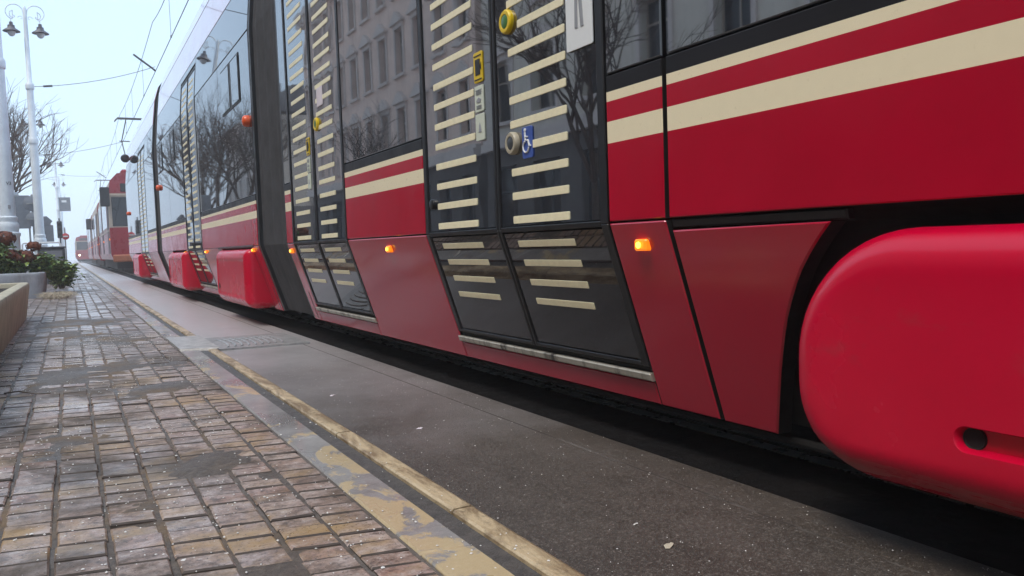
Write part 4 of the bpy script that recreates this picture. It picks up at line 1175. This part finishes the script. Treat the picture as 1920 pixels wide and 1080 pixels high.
st1 = stone('pinkish_stucco', (.86, .64, .53)); st2 = stone('grey_beige_stucco', (.46, .42, .37)); st3 = stone('pale_cream_stucco', (.70, .62, .52)); st4 = stone('brownish_brick', (.22, .14, .11))
gr = stone('dark_rusticated_base', (.12, .10, .09), .3); tr = stone('pale_trim', (.70, .60, .54), .08); rf = simple('slate_roof', (.07, .065, .07), .6, var=.3, scale=3)
facade('grey beige town house left of and behind the camera', -30, -8.5, 3, 7, st2, gr, tr, rf, ped=False)
facade('brown brick town house opposite the nearest tram doors', -8.0, 9.5, 3, 6, st4, gr, tr, rf)
facade('pale cream town house with dark shop front opposite the second tram door', 10, 27.5, 3, 6, st3, gr, tr, rf)
facade('pinkish classical town house with pedimented windows, mirrored in the big window', 28, 53, 3, 11, st1, gr, tr, rf)
facade('lower grey beige corner house at the far end of the mirrored row', 66, 84, 2, 6, st2, gr, tr, rf, ped=False)

# ------------------------------------------------------------------ air, sky, sun, camera
hz = NT('street_haze'); nt = hz.t; nt.nodes.remove(hz.b)
pv = nt.nodes.new('ShaderNodeVolumePrincipled'); out = [n for n in nt.nodes if n.type == 'OUTPUT_MATERIAL'][0]
pv.inputs['Color'].default_value = (.93, .96, 1., 1); pv.inputs['Density'].default_value = HAZE; pv.inputs['Anisotropy'].default_value = .0
nt.links.new(pv.outputs[0], out.inputs['Volume'])
hb = MB().box(-395, 395, -395, 395, -1.2, 20.5).build('haze', hz.m); hb['kind'] = 'stuff'; hb['label'] = 'pale fog filling the street'; hb['category'] = 'fog'

w = bpy.data.worlds.new('World'); sc.world = w; w.use_nodes = True
nt = w.node_tree; bg = nt.nodes['Background']; out = nt.nodes['World Output']
sky = nt.nodes.new('ShaderNodeTexSky'); sky.sky_type = 'NISHITA'; sky.sun_disc = False
SE, SA = R(58), R(-115)     # sun elevation; azimuth measured from +Y towards +X
sky.sun_elevation = SE; sky.sun_rotation = SA; sky.dust_density = 4.; sky.air_density = 1.; sky.ozone_density = 1.5
nt.links.new(sky.outputs[0], bg.inputs[0]); bg.inputs[1].default_value = .06
cl = nt.nodes.new('ShaderNodeBackground'); cl.inputs[0].default_value = (*CLOUD, 1); cl.inputs[1].default_value = CLOUDS
ad = nt.nodes.new('ShaderNodeAddShader'); nt.links.new(bg.outputs[0], ad.inputs[0]); nt.links.new(cl.outputs[0], ad.inputs[1]); nt.links.new(ad.outputs[0], out.inputs[0])
sl = bpy.data.lights.new('sun', 'SUN'); sl.energy = SUN; sl.angle = R(18); sl.color = (1., .92, .80)
so = bpy.data.objects.new('sun', sl); COL.objects.link(so)
sd = Vector((math.sin(SA) * math.cos(SE), math.cos(SA) * math.cos(SE), math.sin(SE)))
so.rotation_euler = sd.to_track_quat('Z', 'Y').to_euler()

yaw, pit, rol = R(28.8445), R(3.2788), R(2.0)
F = Vector((math.sin(yaw) * math.cos(pit), math.cos(yaw) * math.cos(pit), -math.sin(pit)))
R0 = Vector((math.cos(yaw), -math.sin(yaw), 0)); U0 = R0.cross(F)
Rv = R0 * math.cos(rol) - U0 * math.sin(rol); Uv = U0 * math.cos(rol) + R0 * math.sin(rol)
cam = bpy.data.cameras.new('camera'); co = bpy.data.objects.new('camera', cam); COL.objects.link(co)
cam.sensor_width = 36; cam.lens = 1500 / 1920 * 36; cam.clip_start = .02; cam.clip_end = 1500
co.matrix_world = Matrix(((Rv.x, Uv.x, -F.x, 0), (Rv.y, Uv.y, -F.y, 0), (Rv.z, Uv.z, -F.z, H), (0, 0, 0, 1)))
sc.camera = co
sc.view_settings.view_transform = 'Standard'; sc.view_settings.look = 'None'; sc.view_settings.exposure = EXPO; sc.view_settings.gamma = 1
sc.cycles.use_denoising = True
try: sc.cycles.denoiser = 'OPENIMAGEDENOISE'
except Exception: pass
sc.cycles.max_bounces = 8; sc.cycles.diffuse_bounces = 3; sc.cycles.glossy_bounces = 4; sc.cycles.volume_bounces = 2; sc.cycles.transmission_bounces = 4
sc.cycles.caustics_reflective = False; sc.cycles.caustics_refractive = False
sc.cycles.sample_clamp_indirect = 6
